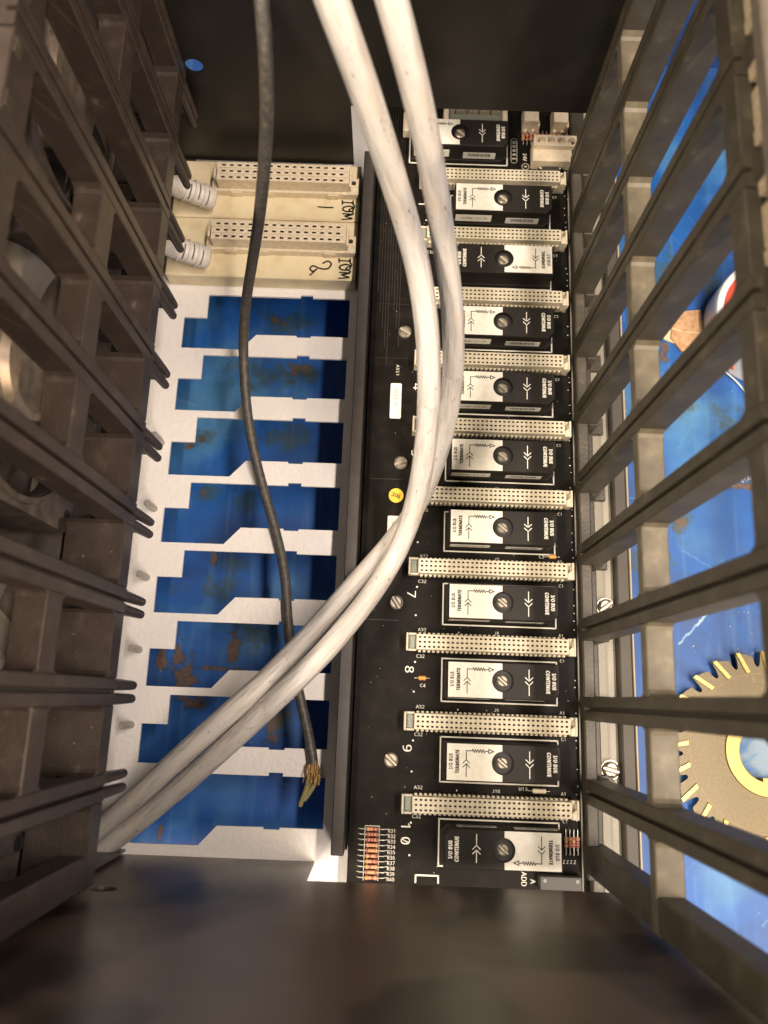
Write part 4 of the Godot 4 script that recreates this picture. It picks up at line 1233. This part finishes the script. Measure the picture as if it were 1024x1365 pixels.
func modules() -> void:
	# built for the usual way round, about the module's middle (44.6, 19.5 from the first contact)
	var t := thing("bus_module", "", "plug module", V(44.6, 0, PITCH + 19.5), "bus terminate and continue modules beside the connectors")
	var g := V(-44.6, 0, -19.5)
	var H := 15.5
	var out := PackedVector2Array([Vector2(14.5, 9.8), Vector2(74.6, 9.8), Vector2(74.6, 25.2), Vector2(71.2, 29.0), Vector2(14.5, 29.0)])
	var c := Vector2(44.4, 19.4)
	var b := MB.new()
	var top := MB.inset(out, 0.5)
	b.holed(top, c, 5.7, H, H - 3.2, 1.0, 36)
	for i in out.size():
		var j := (i + 1) % out.size()
		var e := out[j] - out[i]
		var o := V(e.y, 0, -e.x)
		if o.dot(V(out[i].x - c.x, 0, out[i].y - c.y)) < 0:
			o = -o
		b.quad(V(out[i].x, 1.2, out[i].y), V(out[j].x, 1.2, out[j].y), V(out[j].x, H - 0.5, out[j].y), V(out[i].x, H - 0.5, out[i].y), o)
		b.quad(V(out[i].x, H - 0.5, out[i].y), V(out[j].x, H - 0.5, out[j].y), V(top[j].x, H, top[j].y), V(top[i].x, H, top[i].y), o + Vector3.UP * o.length())
	part("body", b, M.module, t, g)
	# the socket skirt that the module sits in
	var sk := MB.new()
	sk.prism(PackedVector2Array([Vector2(13.9, 9.2), Vector2(75.7, 9.2), Vector2(75.7, 26.0), Vector2(72.0, 29.5), Vector2(13.9, 29.5)]), 0.0, 2.4, 0.4)
	part("socket_skirt", sk, M.module, t, g)
	var pit := MB.new()
	pit.disc(V(c.x, H - 3.1, c.y), Vector3.UP, 5.7, 32)
	part("screw_recess", pit, M.module_pit, t, g)
	var sc := MB.new()
	slotted(sc, Vector3.ZERO, 3.2, 2.4, 0.7, 0.8)
	part("slotted_screw", sc, M.screw, t, V(c.x, H - 3.0, c.y) + g)
	# white half of the face plate, cut away round the screw
	var wl := PackedVector2Array([Vector2(15.3, 10.3), Vector2(44.0, 10.3), Vector2(44.0, c.y - 5.9)])
	for i in 13:
		var a := -PI / 2 - PI * i / 12.0
		var q := c + Vector2.from_angle(a) * 5.9
		if q.x <= 44.0:
			wl.append(q)
	wl.append_array(PackedVector2Array([Vector2(44.0, c.y + 5.9), Vector2(44.0, 28.5), Vector2(15.3, 28.5)]))
	var w := MB.new()
	w.prism(wl, H - 0.1, H + 0.12, 0.0, false)
	var wo := part("white_face", w, M.label_white, t, g)
	var X := Vector3.RIGHT; var Z := Vector3.BACK
	var pb := MB.new()
	for d in [-0.1, 0.1]:
		text(pb, "I/O BUS", V(17.3 + d, H + 0.16 + d * 0.1, 19.2), -Z, -X, 1.8, true, 0.84)
		text(pb, "TERMINATE", V(20.7 + d, H + 0.16 + d * 0.1, 19.2 + d), -Z, -X, 1.8, true, 0.84)
	arrow(pb, V(25.3, 0, 10.3), X, Z, H + 0.16, 0)
	part("black_print", pb, M.print_black, wo)
	var pw := MB.new()
	for d in [-0.1, 0.1]:
		text(pw, "CONTINUE", V(68.2 + d, H + 0.06 + d * 0.1, 19.2 + d), Z, X, 1.95, true, 0.86)
		text(pw, "I/O BUS", V(71.4 + d, H + 0.06 + d * 0.1, 18.9 + d), Z, X, 1.95, true, 0.86)
	arrow(pw, V(58.2, 0, 9.8), X, Z, H + 0.06, 1)
	part("white_print", pw, M.print_white, t, g)
	# stickers on the long side
	var Y := Vector3.UP
	var s1 := MB.new()
	s1.box(V(15.6, 4.6, 29.0), V(38.0, 10.9, 29.12))
	var so := part("part_number_sticker", s1, M.label_white, t, g)
	var st := MB.new()
	text(st, "16066-21-3", V(26.6, 7.7, 29.16), X, Y, 2.1, false, 0.95, true)
	part("sticker_print", st, M.print_black, so)
	var s2 := MB.new()
	s2.box(V(47.0, 3.6, 29.0), V(67.6, 9.0, 29.12))
	var s2o := part("barcode_sticker", s2, M.label_silver, t, g)
	var bc := MB.new()
	var x := 50.0
	while x < 64.5:
		var bw := rng.randf_range(0.25, 0.8)
		bc.quad(V(x, 5.4, 29.16), V(x + bw, 5.4, 29.16), V(x + bw, 8.2, 29.16), V(x, 8.2, 29.16), Z)
		x += bw + rng.randf_range(0.2, 0.6)
	part("barcode", bc, M.print_black, s2o)
	var where := ["half behind the black end panel, topmost of all", "below the topmost connector, both side stickers showing", "turned round, white half on the right, third from the top", "fourth from the top, white half beside the cable", "fifth from the top, beside the white cables", "sixth from the top, left edge touched by the cable shadow", "seventh from the top, just above the J7 connector", "between the J7 and J8 connectors", "between the J8 and J9 connectors", "between the J9 and J10 connectors", "turned round, white half on the right, lowest of all"]
	for n in range(0, 11):
		var label: String = "black and white bus module " + where[n]
		var p := V(44.6, 0, PITCH * n + 19.5) if n > 0 else V(17.5, 0, 14.9)
		if n == 0:
			t.position = p * MM; t.set_meta("label", label)
		else:
			copy_of(t, label, p, PI if n in [2, 10] else 0.0)

func stroke(mb: MB, pts: Array, y: float, w: float) -> void:
	var q := []
	for p in pts:
		q.append(V(p[0], y, p[1]))
	mb.ribbon(catmull(q, 5), Vector3.UP, w)

func station_blocks() -> void:
	var labels := ["beige plastic connector block marked 1 in black pen, against the end panel", "beige plastic connector block marked 2 in black pen, lower of the pair"]
	var P := 41.77
	for k in 2:
		var z := 27.4 + P * k
		var t := thing("connector_block", labels[k], "connector block", V(-105, -16, z + 20.7), "beige connector blocks on the back plate")
		var g := V(105, 16, -20.7)
		var b := MB.new()
		b.box(V(-166, -16, 0), V(-45.4, -3, 41.3), 0.9)
		part("base", b, M.beige, t, g)
		b = MB.new()
		b.box(V(-140.2, -3.2, 13.6), V(-46.2, 2.6, 25.6), 0.6)
		b.box(V(-53.5, 2.5, 19.5), V(-47.2, 3.4, 21.0), 0.2)
		var fl := part("flange", b, M.beige_shell, t, g)
		b = MB.new()
		b.lathe(PackedVector2Array([Vector2(0, 0.06), Vector2(1.5, 0.06), Vector2(1.6, 0.0)]), Transform3D(Basis.IDENTITY, V(-49.4, 2.62, 17.6)), 18)
		part("fixing_hole", b, M.hole, fl)
		for x in [-128.0, -108.0, -66.0]:
			b = MB.new()
			b.box(V(x, -2.9, 25.4), V(x + 7, 1.4, 26.2), 0.2)
			part("clip", b, M.beige_shell, fl)
		# the raised three-row socket with 48 wide holes
		b = MB.new(); var hm := MB.new()
		var x0 := -135.2; var x1 := -52.0; var z0 := 11.6; var z1 := 24.4; var yt := 11.5; var yb := 2.4
		var xs := [x0]; var zs := [z0]
		for i in 16:
			xs.append_array([-131.2 + i * 4.96 - 1.2, -131.2 + i * 4.96 + 1.2])
		xs.append(x1)
		for j in 3:
			zs.append_array([13.7 + j * 4.35 - 0.62, 13.7 + j * 4.35 + 0.62])
		zs.append(z1)
		for i in xs.size() - 1:
			for j in zs.size() - 1:
				var a := V(xs[i], yt, zs[j]); var c := V(xs[i + 1], yt, zs[j + 1])
				if i % 2 == 1 and j % 2 == 1:
					var d := 3.0
					hm.quad(V(a.x, yt - d, a.z), V(c.x, yt - d, a.z), V(c.x, yt - d, c.z), V(a.x, yt - d, c.z), Vector3.UP)
					hm.quad(a, V(c.x, yt, a.z), V(c.x, yt - d, a.z), V(a.x, yt - d, a.z), Vector3.BACK)
					hm.quad(V(a.x, yt, c.z), c, V(c.x, yt - d, c.z), V(a.x, yt - d, c.z), Vector3.FORWARD)
					hm.quad(a, V(a.x, yt, c.z), V(a.x, yt - d, c.z), V(a.x, yt - d, a.z), Vector3.RIGHT)
					hm.quad(V(c.x, yt, a.z), c, V(c.x, yt - d, c.z), V(c.x, yt - d, a.z), Vector3.LEFT)
				else:
					b.quad(a, V(c.x, yt, a.z), c, V(a.x, yt, c.z), Vector3.UP)
		b.quad(V(x0, yb, z0), V(x1, yb, z0), V(x1, yt, z0), V(x0, yt, z0), Vector3.FORWARD)
		b.quad(V(x0, yb, z1), V(x1, yb, z1), V(x1, yt, z1), V(x0, yt, z1), Vector3.BACK)
		b.quad(V(x0, yb, z0), V(x0, yb, z1), V(x0, yt, z1), V(x0, yt, z0), Vector3.LEFT)
		b.quad(V(x1, yb, z0), V(x1, yb, z1), V(x1, yt, z1), V(x1, yt, z0), Vector3.RIGHT)
		b.box(V(-138.6, 2.4, 13.0), V(-135.4, 7.8, 20.0), 0.5)
		b.box(V(-51.9, 2.4, 12.6), V(-50.6, 8.4, 24.0), 0.4)
		part("socket", b, M.beige_shell, t, g)
		stuff(part("contact_holes", hm, M.hole, t, g))
		var dt := MB.new()
		for i in 16:
			for j in 3:
				dt.disc(V(-128.7 + i * 4.96, yt + 0.04, 12.6 + j * 4.35), Vector3.UP, 0.32, 8)
		for j in 2:
			dt.ribbon(PackedVector3Array([V(x0 + 1, yt + 0.03, 15.7 + j * 4.35), V(x1 - 1, yt + 0.03, 15.7 + j * 4.35)]), Vector3.UP, 0.22)
		stuff(part("socket_marks", dt, mk(C3(0.3, 0.23, 0.15), 0.7), t, g))
		# black pen writing
		var wr := MB.new()
		var y := -2.94
		if k == 0:
			stroke(wr, [[-71.8, 31.6], [-67, 31.9], [-62.4, 31.8]], y, 1.05)
		else:
			stroke(wr, [[-66.6, 30.0], [-63.6, 28.6], [-61.4, 30.4], [-63.2, 33.6], [-67.6, 34.0], [-72.6, 32.2], [-74.6, 34.2], [-72.6, 36.0], [-70.4, 34.4], [-74.2, 38.6]], y, 1.05)
		# the letters I O M, read from the right, with a scribble over them
		stroke(wr, [[-56.6, 26.6], [-56.4, 29.0]], y, 0.95); stroke(wr, [[-56.6, 27.8], [-49.4, 28.0]], y, 0.95); stroke(wr, [[-49.6, 26.4], [-49.4, 29.6]], y, 0.95)
		stroke(wr, [[-55.4, 31.4], [-52.2, 30.4], [-49.2, 31.6], [-50.0, 34.0], [-53.6, 34.4], [-56.0, 33.0], [-55.2, 31.2]], y, 1.05)
		stroke(wr, [[-55.8, 36.0], [-49.6, 36.4], [-53.8, 38.0], [-49.8, 39.4], [-56.0, 40.2]], y, 0.95)
		stroke(wr, [[-50.4, 27.6], [-48.6, 31.0], [-52.0, 33.2], [-49.0, 35.6], [-54.6, 37.6]], y, 0.95)
		part("pen_writing", wr, M.marker, t, g)
		# pale scuffs
	for k in 2:
		var z := 59.5 + P * k
		var t := thing("cable_boot", ["upper ribbed white cable boot, closest to the black end panel", "lower ribbed white cable boot, closest to the first cutout"][k], "cable boot", V(-150, -3, z), "white cable boots beside the beige blocks")
		var a := V(-166, 16.5, z - 1.0); var e := V(-136.5, 3.0, z + 1.5)
		var ax := (e - a).normalized()
		var sd := ax.cross(Vector3.UP).normalized()
		var xf := Transform3D(Basis(sd, ax, sd.cross(ax)), a)
		var len := a.distance_to(e)
		var q := PackedVector2Array([Vector2(0, -6), Vector2(5.4, -6), Vector2(5.8, 4)])
		q.append_array(PackedVector2Array([Vector2(6.6, 8), Vector2(7.0, len - 7), Vector2(6.9, len - 3), Vector2(6.0, len - 0.9), Vector2(4.2, len), Vector2(0, len + 0.2)]))
		var b := MB.new()
		b.lathe(q, xf, 28)
		part("sleeve", b, M.boot, t, V(150, 3, -z))
		for i in 3:
			b = MB.new()
			var h := 13.0 + i * 5.6
			var ring := PackedVector3Array()
			for j in 22:
				var an := lerpf(-0.35, 2.6, j / 21.0) + (0.2 if i % 2 else -0.1)
				ring.append(xf * V(cos(an) * 7.1, h + sin(an * 1.5) * 0.8, sin(an) * 7.1))
			b.tube(ring, PackedFloat32Array([0.62]), 8)
			part("rib", b, M.boot, t, V(150, 3, -z))
			b = MB.new()
			ring = PackedVector3Array()
			for j in 12:
				var an := lerpf(0.25, 1.7, j / 11.0) + (0.3 if i % 2 else 0.0)
				ring.append(xf * V(cos(an) * 6.75, h + 2.4 + sin(an * 1.5) * 0.8, sin(an) * 6.75))
			b.tube(ring, PackedFloat32Array([0.5]), 6)
			part("slot", b, M.hole_soft, t, V(150, 3, -z))
		# the thin grey wire that runs out of the sleeve
		b = MB.new()
		b.tube(catmull([xf * V(0, -4, 0), xf * V(0, -14, 1), V(-186, 22, z - 6), V(-205, 18, z - 10)], 6), PackedFloat32Array([4.2]), 14)
		part("cable_stub", b, M.boot, t, V(150, 3, -z))

func cables() -> void:
	var F := [V(-52, 252, 132), V(-46.6, 245.1, 147.7), V(-42.7, 238.6, 153.2), V(-34.2, 216.4, 160.5), V(-26.1, 190.5, 166.7), V(-21.1, 170.4, 169.6), V(-15.7, 152.6, 174.4), V(-11.0, 138.7, 182.1), V(-7.3, 127.6, 193.7), V(-4.5, 116.9, 206.3), V(-2.9, 105.8, 220.0), V(-2.3, 93.3, 233.8), V(-2.6, 76.6, 247.2), V(-4.3, 56.3, 260.7), V(-7.7, 36.5, 273.9), V(-13.4, 25.9, 286.5), V(-19.6, 24.1, 299.2), V(-27.2, 28.6, 312.1), V(-38.7, 40.7, 330.3), V(-50.7, 48.8, 346.3), V(-62.0, 51.3, 358.2), V(-74.0, 50.0, 370.4), V(-87.7, 42.9, 383.0), V(-109.1, 26.1, 402.7), V(-126.1, 11.5, 416.1), V(-145.4, -2.9, 432.6), V(-166.7, -9.5, 449.0)]
	var R := [V(-33, 249, 126), V(-27.8, 238.9, 139.9), V(-23.5, 230.0, 145.4), V(-16.2, 210.9, 155.2), V(-8.6, 180.8, 160.3), V(-5.3, 163.0, 163.6), V(-1.4, 143.2, 167.3), V(2.9, 122.8, 172.6), V(6.7, 106.6, 182.2), V(9.2, 91.3, 193.7), V(10.4, 77.5, 207.2), V(9.8, 61.6, 221.0), V(6.7, 42.7, 234.8), V(1.3, 24.7, 250.4), V(-6.3, 12.0, 264.5), V(-17.3, 8.2, 279.4), V(-32.3, 12.6, 298.4), V(-48.8, 26.1, 321.8), V(-64.7, 41.4, 344.7), V(-77.5, 46.2, 358.9), V(-90.0, 47.6, 371.2), V(-105.7, 42.8, 385.2), V(-130.9, 25.1, 407.4), V(-147.7, 13.2, 422.0), V(-162.3, 1.5, 434.2), V(-180, -8, 447)]
	var b := MB.new()
	b.tube(catmull(smooth(F, 1), 6), PackedFloat32Array([5.45]), 28)
	var o := part("white_cable", b, M.white_cable, self)
	tag(o, "thick dirty white cable, the front one that crosses over its neighbour", "cable", "thick white cables")
	b = MB.new()
	b.tube(catmull(smooth(R, 1), 6), PackedFloat32Array([5.4]), 28)
	o = part("white_cable", b, M.white_cable, self)
	o.name = "white_cable_001"
	tag(o, "thick dirty white cable, the one beside the modules that passes underneath", "cable", "thick white cables")
	# the cut black cable
	var K := [V(-71.6, 226, 112), V(-71.2, 218.8, 118.8), V(-70.7, 212.0, 125.8), V(-69.9, 198.6, 137.5), V(-72.6, 177.1, 142.7), V(-75.7, 159.7, 142.4), V(-80.0, 136.7, 143.1), V(-87.4, 103.4, 143.5), V(-95, 73, 144), V(-104.4, 40.0, 148.4), V(-108.4, 20.0, 163.1), V(-108.2, 9.0, 181.6), V(-106.0, 1.0, 202.0), V(-102.3, -5.0, 223.4), V(-94.8, -9.0, 245.2), V(-87.2, -12.0, 267.2), V(-81.3, -13.0, 285.0), V(-77.4, -13.2, 302.7), V(-76.0, -13.2, 320.1), V(-74.0, -13.2, 337.2), V(-66.6, -13.2, 364.1), V(-61.7, -13.0, 378.3), V(-57.6, -12.8, 394.2), V(-56.1, -12.8, 402.1)]
	var t := thing("black_cable", "worn black cable with a cut, frayed end lying across the cutouts", "cable", V(-80, -16, 300))
	var g := V(80, 16, -300)
	b = MB.new()
	b.tube(catmull(smooth(K, 1), 6), PackedFloat32Array([2.85]), 20)
	part("sheath", b, M.black_cable, t, g)
	b = MB.new()
	b.tube(catmull([V(-56.4, -12.6, 399), V(-57.2, -12.2, 406), V(-59.0, -12.3, 414), V(-61.6, -12.6, 421.5), V(-62.4, -12.8, 424)], 5), PackedFloat32Array([1.6, 1.6, 1.6, 1.6, 1.6, 1.6, 1.6, 1.5, 1.5, 1.5, 1.5, 1.5, 1.4, 1.4, 1.4, 1.3, 1.3, 1.3, 1.2, 0.8, 0.4]), 14)
	part("bare_core", b, M.core, t, g)
	b = MB.new()
	b.tube(catmull([V(-55.2, -12.6, 400), V(-54.0, -12.0, 408), V(-56.0, -12.6, 414), V(-60.2, -13.0, 420.5)], 6), PackedFloat32Array([1.3]), 12)
	part("bare_core", b, M.core, t, g)
	var fr := MB.new(); var fd := MB.new()
	for i in 120:
		var s := V(-56.0 + rng.randf_range(-2.2, 2.2), -12.6 + rng.randf_range(-1.2, 2.4), 400 + rng.randf_range(-0.5, 3))
		var e := s + V(rng.randf_range(-3.4, 3.0), rng.randf_range(-1.8, 1.8), rng.randf_range(3, 11))
		var m := (s + e) * 0.5 + V(rng.randf_range(-1.2, 1.4), rng.randf_range(-0.5, 1.2), 0)
		(fr if i % 3 else fd).tube(catmull([s, m, e], 4), PackedFloat32Array([rng.randf_range(0.16, 0.42)]), 5, false)
	stuff(part("frayed_jute", fr, M.fray, t, g))
	stuff(part("frayed_dark_fibres", fd, M.fray_dark, t, g))

func bench_things() -> void:
	# saw blade lying on the bench beyond the right frame
	var c := Vector2(215, 388.5)
	var t := thing("saw_blade", "tan circular saw blade with brass-coloured teeth lying on the blue bench", "saw blade", V(c.x, -56.5, c.y))
	var p := PackedVector2Array()
	var N := 24; var R := 60.5
	for i in N:
		var a := TAU * i / N
		# leading face and tip, the long back, then the round gullet
		for q in [[0.0, R - 0.5], [0.035, R - 0.2], [0.11, R - 1.6], [0.165, R - 2.8], [0.178, R - 3.6], [0.186, R - 6.5], [0.2, R - 8.6], [0.22, R - 9.4], [0.242, R - 8.6], [0.256, R - 5.0]]:
			p.append(Vector2.from_angle(a + q[0]) * q[1])
	var b := MB.new()
	# a ring of quads from the bore to the toothed edge
	var rin := 17.0
	for i in p.size():
		var o1 := p[i]; var o2 := p[(i + 1) % p.size()]
		var i1 := o1.normalized() * rin; var i2 := o2.normalized() * rin
		b.quad(V(i1.x, 2.6, i1.y), V(o1.x, 2.6, o1.y), V(o2.x, 2.6, o2.y), V(i2.x, 2.6, i2.y), Vector3.UP)
		b.quad(V(i1.x, 0.2, i1.y), V(o1.x, 0.2, o1.y), V(o2.x, 0.2, o2.y), V(i2.x, 0.2, i2.y), Vector3.DOWN)
		var d := o2 - o1
		var ou := V(d.y, 0, -d.x)
		if ou.dot(V(o1.x, 0, o1.y)) < 0 and absf(ou.normalized().dot(V(o1.x, 0, o1.y).normalized())) > 0.3:
			ou = -ou
		b.quad(V(o1.x, 0.2, o1.y), V(o2.x, 0.2, o2.y), V(o2.x, 2.6, o2.y), V(o1.x, 2.6, o1.y), ou)
	part("blade_body", b, M.saw, t)
	for i in N:
		var a := TAU * i / N
		var u := Vector2.from_angle(a); var s := u.orthogonal()
		var tip := MB.new()
		# the brazed tip: leans back from the leading edge
		var q := PackedVector2Array([u * (R + 0.6) - s * 0.1, u * (R + 0.2) - s * 3.0, u * (R - 12.8) - s * 5.8, u * (R - 12.8) - s * 2.8])
		tip.prism(q, -0.1, 3.5, 0.25)
		part("tooth", tip, M.brass, t)
	b = MB.new()
	b.lathe(PackedVector2Array([Vector2(26, 2.5), Vector2(25.4, 3.6), Vector2(17.6, 3.6), Vector2(17.0, 3.0), Vector2(17.0, 0.3)]), Transform3D.IDENTITY, 56)
	part("bore_ring", b, M.brass, t)
	b = MB.new()
	b.box(V(-4.5, 0.2, 14.5), V(-0.5, 3.7, 18.0), 0.2)
	part("bore_key", b, M.brass, t)
	b = MB.new()
	var ar := PackedVector3Array()
	for i in 40:
		var a := TAU * i / 40.0
		ar.append(V(cos(a) * 47, 2.64, sin(a) * 47))
	ar.append(ar[0])
	b.ribbon(ar, Vector3.UP, 0.35)
	text(b, "6 - 5x1/4", V(2, 2.66, -42), V(0.985, 0, 0.17), V(0.17, 0, -0.985), 3.0, false, 1.0)
	part("engraving", b, mk(C3(0.2, 0.15, 0.09), 0.5, 0.4), t)
	# torn cardboard scraps
	t = thing("cardboard_scrap", "torn brown cardboard scrap on the bench seen through the right frame", "cardboard", V(182, -60, 107), "torn cardboard scraps")
	var o := PackedVector2Array([Vector2(174.5, 95), Vector2(193.4, 92.6), Vector2(195.4, 113), Vector2(187, 124), Vector2(178.4, 124.6), Vector2(174.6, 119), Vector2(171.4, 115), Vector2(172.6, 108), Vector2(170.6, 103)])
	b = MB.new(); b.prism(shift(o, Vector2(-182, -107)), 0.6, 2.6, 0.3)
	part("sheet", b, M.card, t)
	o = PackedVector2Array([Vector2(174.3, 97), Vector2(170.5, 103), Vector2(172.4, 108), Vector2(171.3, 115), Vector2(174.4, 118.5), Vector2(168, 116), Vector2(164.6, 113.4), Vector2(166.4, 110), Vector2(166, 106.4), Vector2(169.4, 102)])
	b = MB.new(); b.prism(shift(o, Vector2(-182, -107)), 0.4, 1.5, 0.2)
	part("torn_edge", b, M.card_torn, t)
	b = MB.new(); b.ribbon(PackedVector3Array([V(-9.6, 2.63, 1), V(-2, 2.63, 3), V(12.6, 2.63, 4)]), Vector3.UP, 0.7)
	part("crease", b, M.card_torn, t)
	t = thing("cardboard_scrap", "small pointed cardboard scrap beside the white and red tin", "cardboard", V(210, -60, 131), "torn cardboard scraps")
	o = PackedVector2Array([Vector2(196, 128), Vector2(208, 124.5), Vector2(219.5, 128.5), Vector2(212, 135), Vector2(202, 140), Vector2(197, 138)])
	b = MB.new(); b.prism(shift(o, Vector2(-210, -131)), 0.5, 2.2, 0.3)
	part("sheet", b, M.card, t)
	# tin
	t = thing("tin", "round white tin with a red lid on the bench by the right frame", "tin", V(236.5, -60, 106))
	b = MB.new()
	b.lathe(PackedVector2Array([Vector2(0, 0), Vector2(41, 0), Vector2(42, 1.2), Vector2(42, 22), Vector2(41.4, 24), Vector2(39.6, 25), Vector2(38, 25), Vector2(37.4, 24), Vector2(0, 24)]), Transform3D.IDENTITY, 64)
	part("tin_body", b, M.tin_white, t)
	b = MB.new()
	b.lathe(PackedVector2Array([Vector2(37.2, 24.0), Vector2(36.8, 24.35), Vector2(0, 24.4)]), Transform3D.IDENTITY, 48)
	part("red_label", b, M.tin_red, t)
	b = MB.new()
	for i in 5:
		b.box(V(-29 + i * 2.6, 24.4, -6 + i * 1.5), V(-27.6 + i * 2.6, 24.48, 7 - i))
	part("label_bars", b, M.tin_white, t)
	b = MB.new()
	var ch := PackedVector3Array()
	for i in 9:
		var a := PI - 0.9 + i * 0.05
		ch.append(V(cos(a) * 42.1, 8.0 + (4 - absf(i - 4)) * 2.4, sin(a) * 42.1))
	b.tube(ch, PackedFloat32Array([1.1]), 8)
	part("orange_chevron", b, M.tin_orange, t)
	# thin white wire
	b = MB.new()
	b.tube(catmull([V(199, -58.8, 133), V(206, -58.2, 137.5), V(213, -58.2, 143.5), V(219, -58.6, 150.5), V(224, -59, 158), V(228, -59, 170)], 6), PackedFloat32Array([0.55]), 8)
	var wo := part("thin_wire", b, M.wire, self)
	tag(wo, "thin pale wire curling from under the small cardboard scrap", "wire")
	# sawdust and metal chips
	b = MB.new()
	for i in 260:
		var q := V(217 + rng.randfn(0, 9), -59.9, 208 + rng.randfn(0, 4.5) - 0.4 * 0)
		var s := rng.randf_range(0.3, 1.3)
		var d := Vector3(rng.randf_range(-1, 1), 0, rng.randf_range(-1, 1)).normalized() * s
		var e := d.cross(Vector3.UP) * rng.randf_range(0.2, 0.7)
		var up := V(0, rng.randf_range(0.2, 1.0), 0)
		b.quad(q + d, q + e + up, q - d, q - e, Vector3.UP)
	for i in 120:
		var q := V(rng.randf_range(150, 260), -59.9, rng.randf_range(280, 440))
		var s := rng.randf_range(0.2, 0.8)
		var d := Vector3(rng.randf_range(-1, 1), 0, rng.randf_range(-1, 1)).normalized() * s
		var e := d.cross(Vector3.UP) * rng.randf_range(0.3, 0.9)
		b.quad(q + d, q + e + V(0, 0.4, 0), q - d, q - e, Vector3.UP)
	var so := part("metal_shavings", b, M.chips, self)
	so.set_meta("kind", "stuff")
	so.set_meta("label", "fine metal shavings and grit scattered on the bench")
	so.set_meta("category", "shavings")

func shift(p: PackedVector2Array, d: Vector2) -> PackedVector2Array:
	var o := PackedVector2Array()
	for q in p:
		o.append(q + d)
	return o
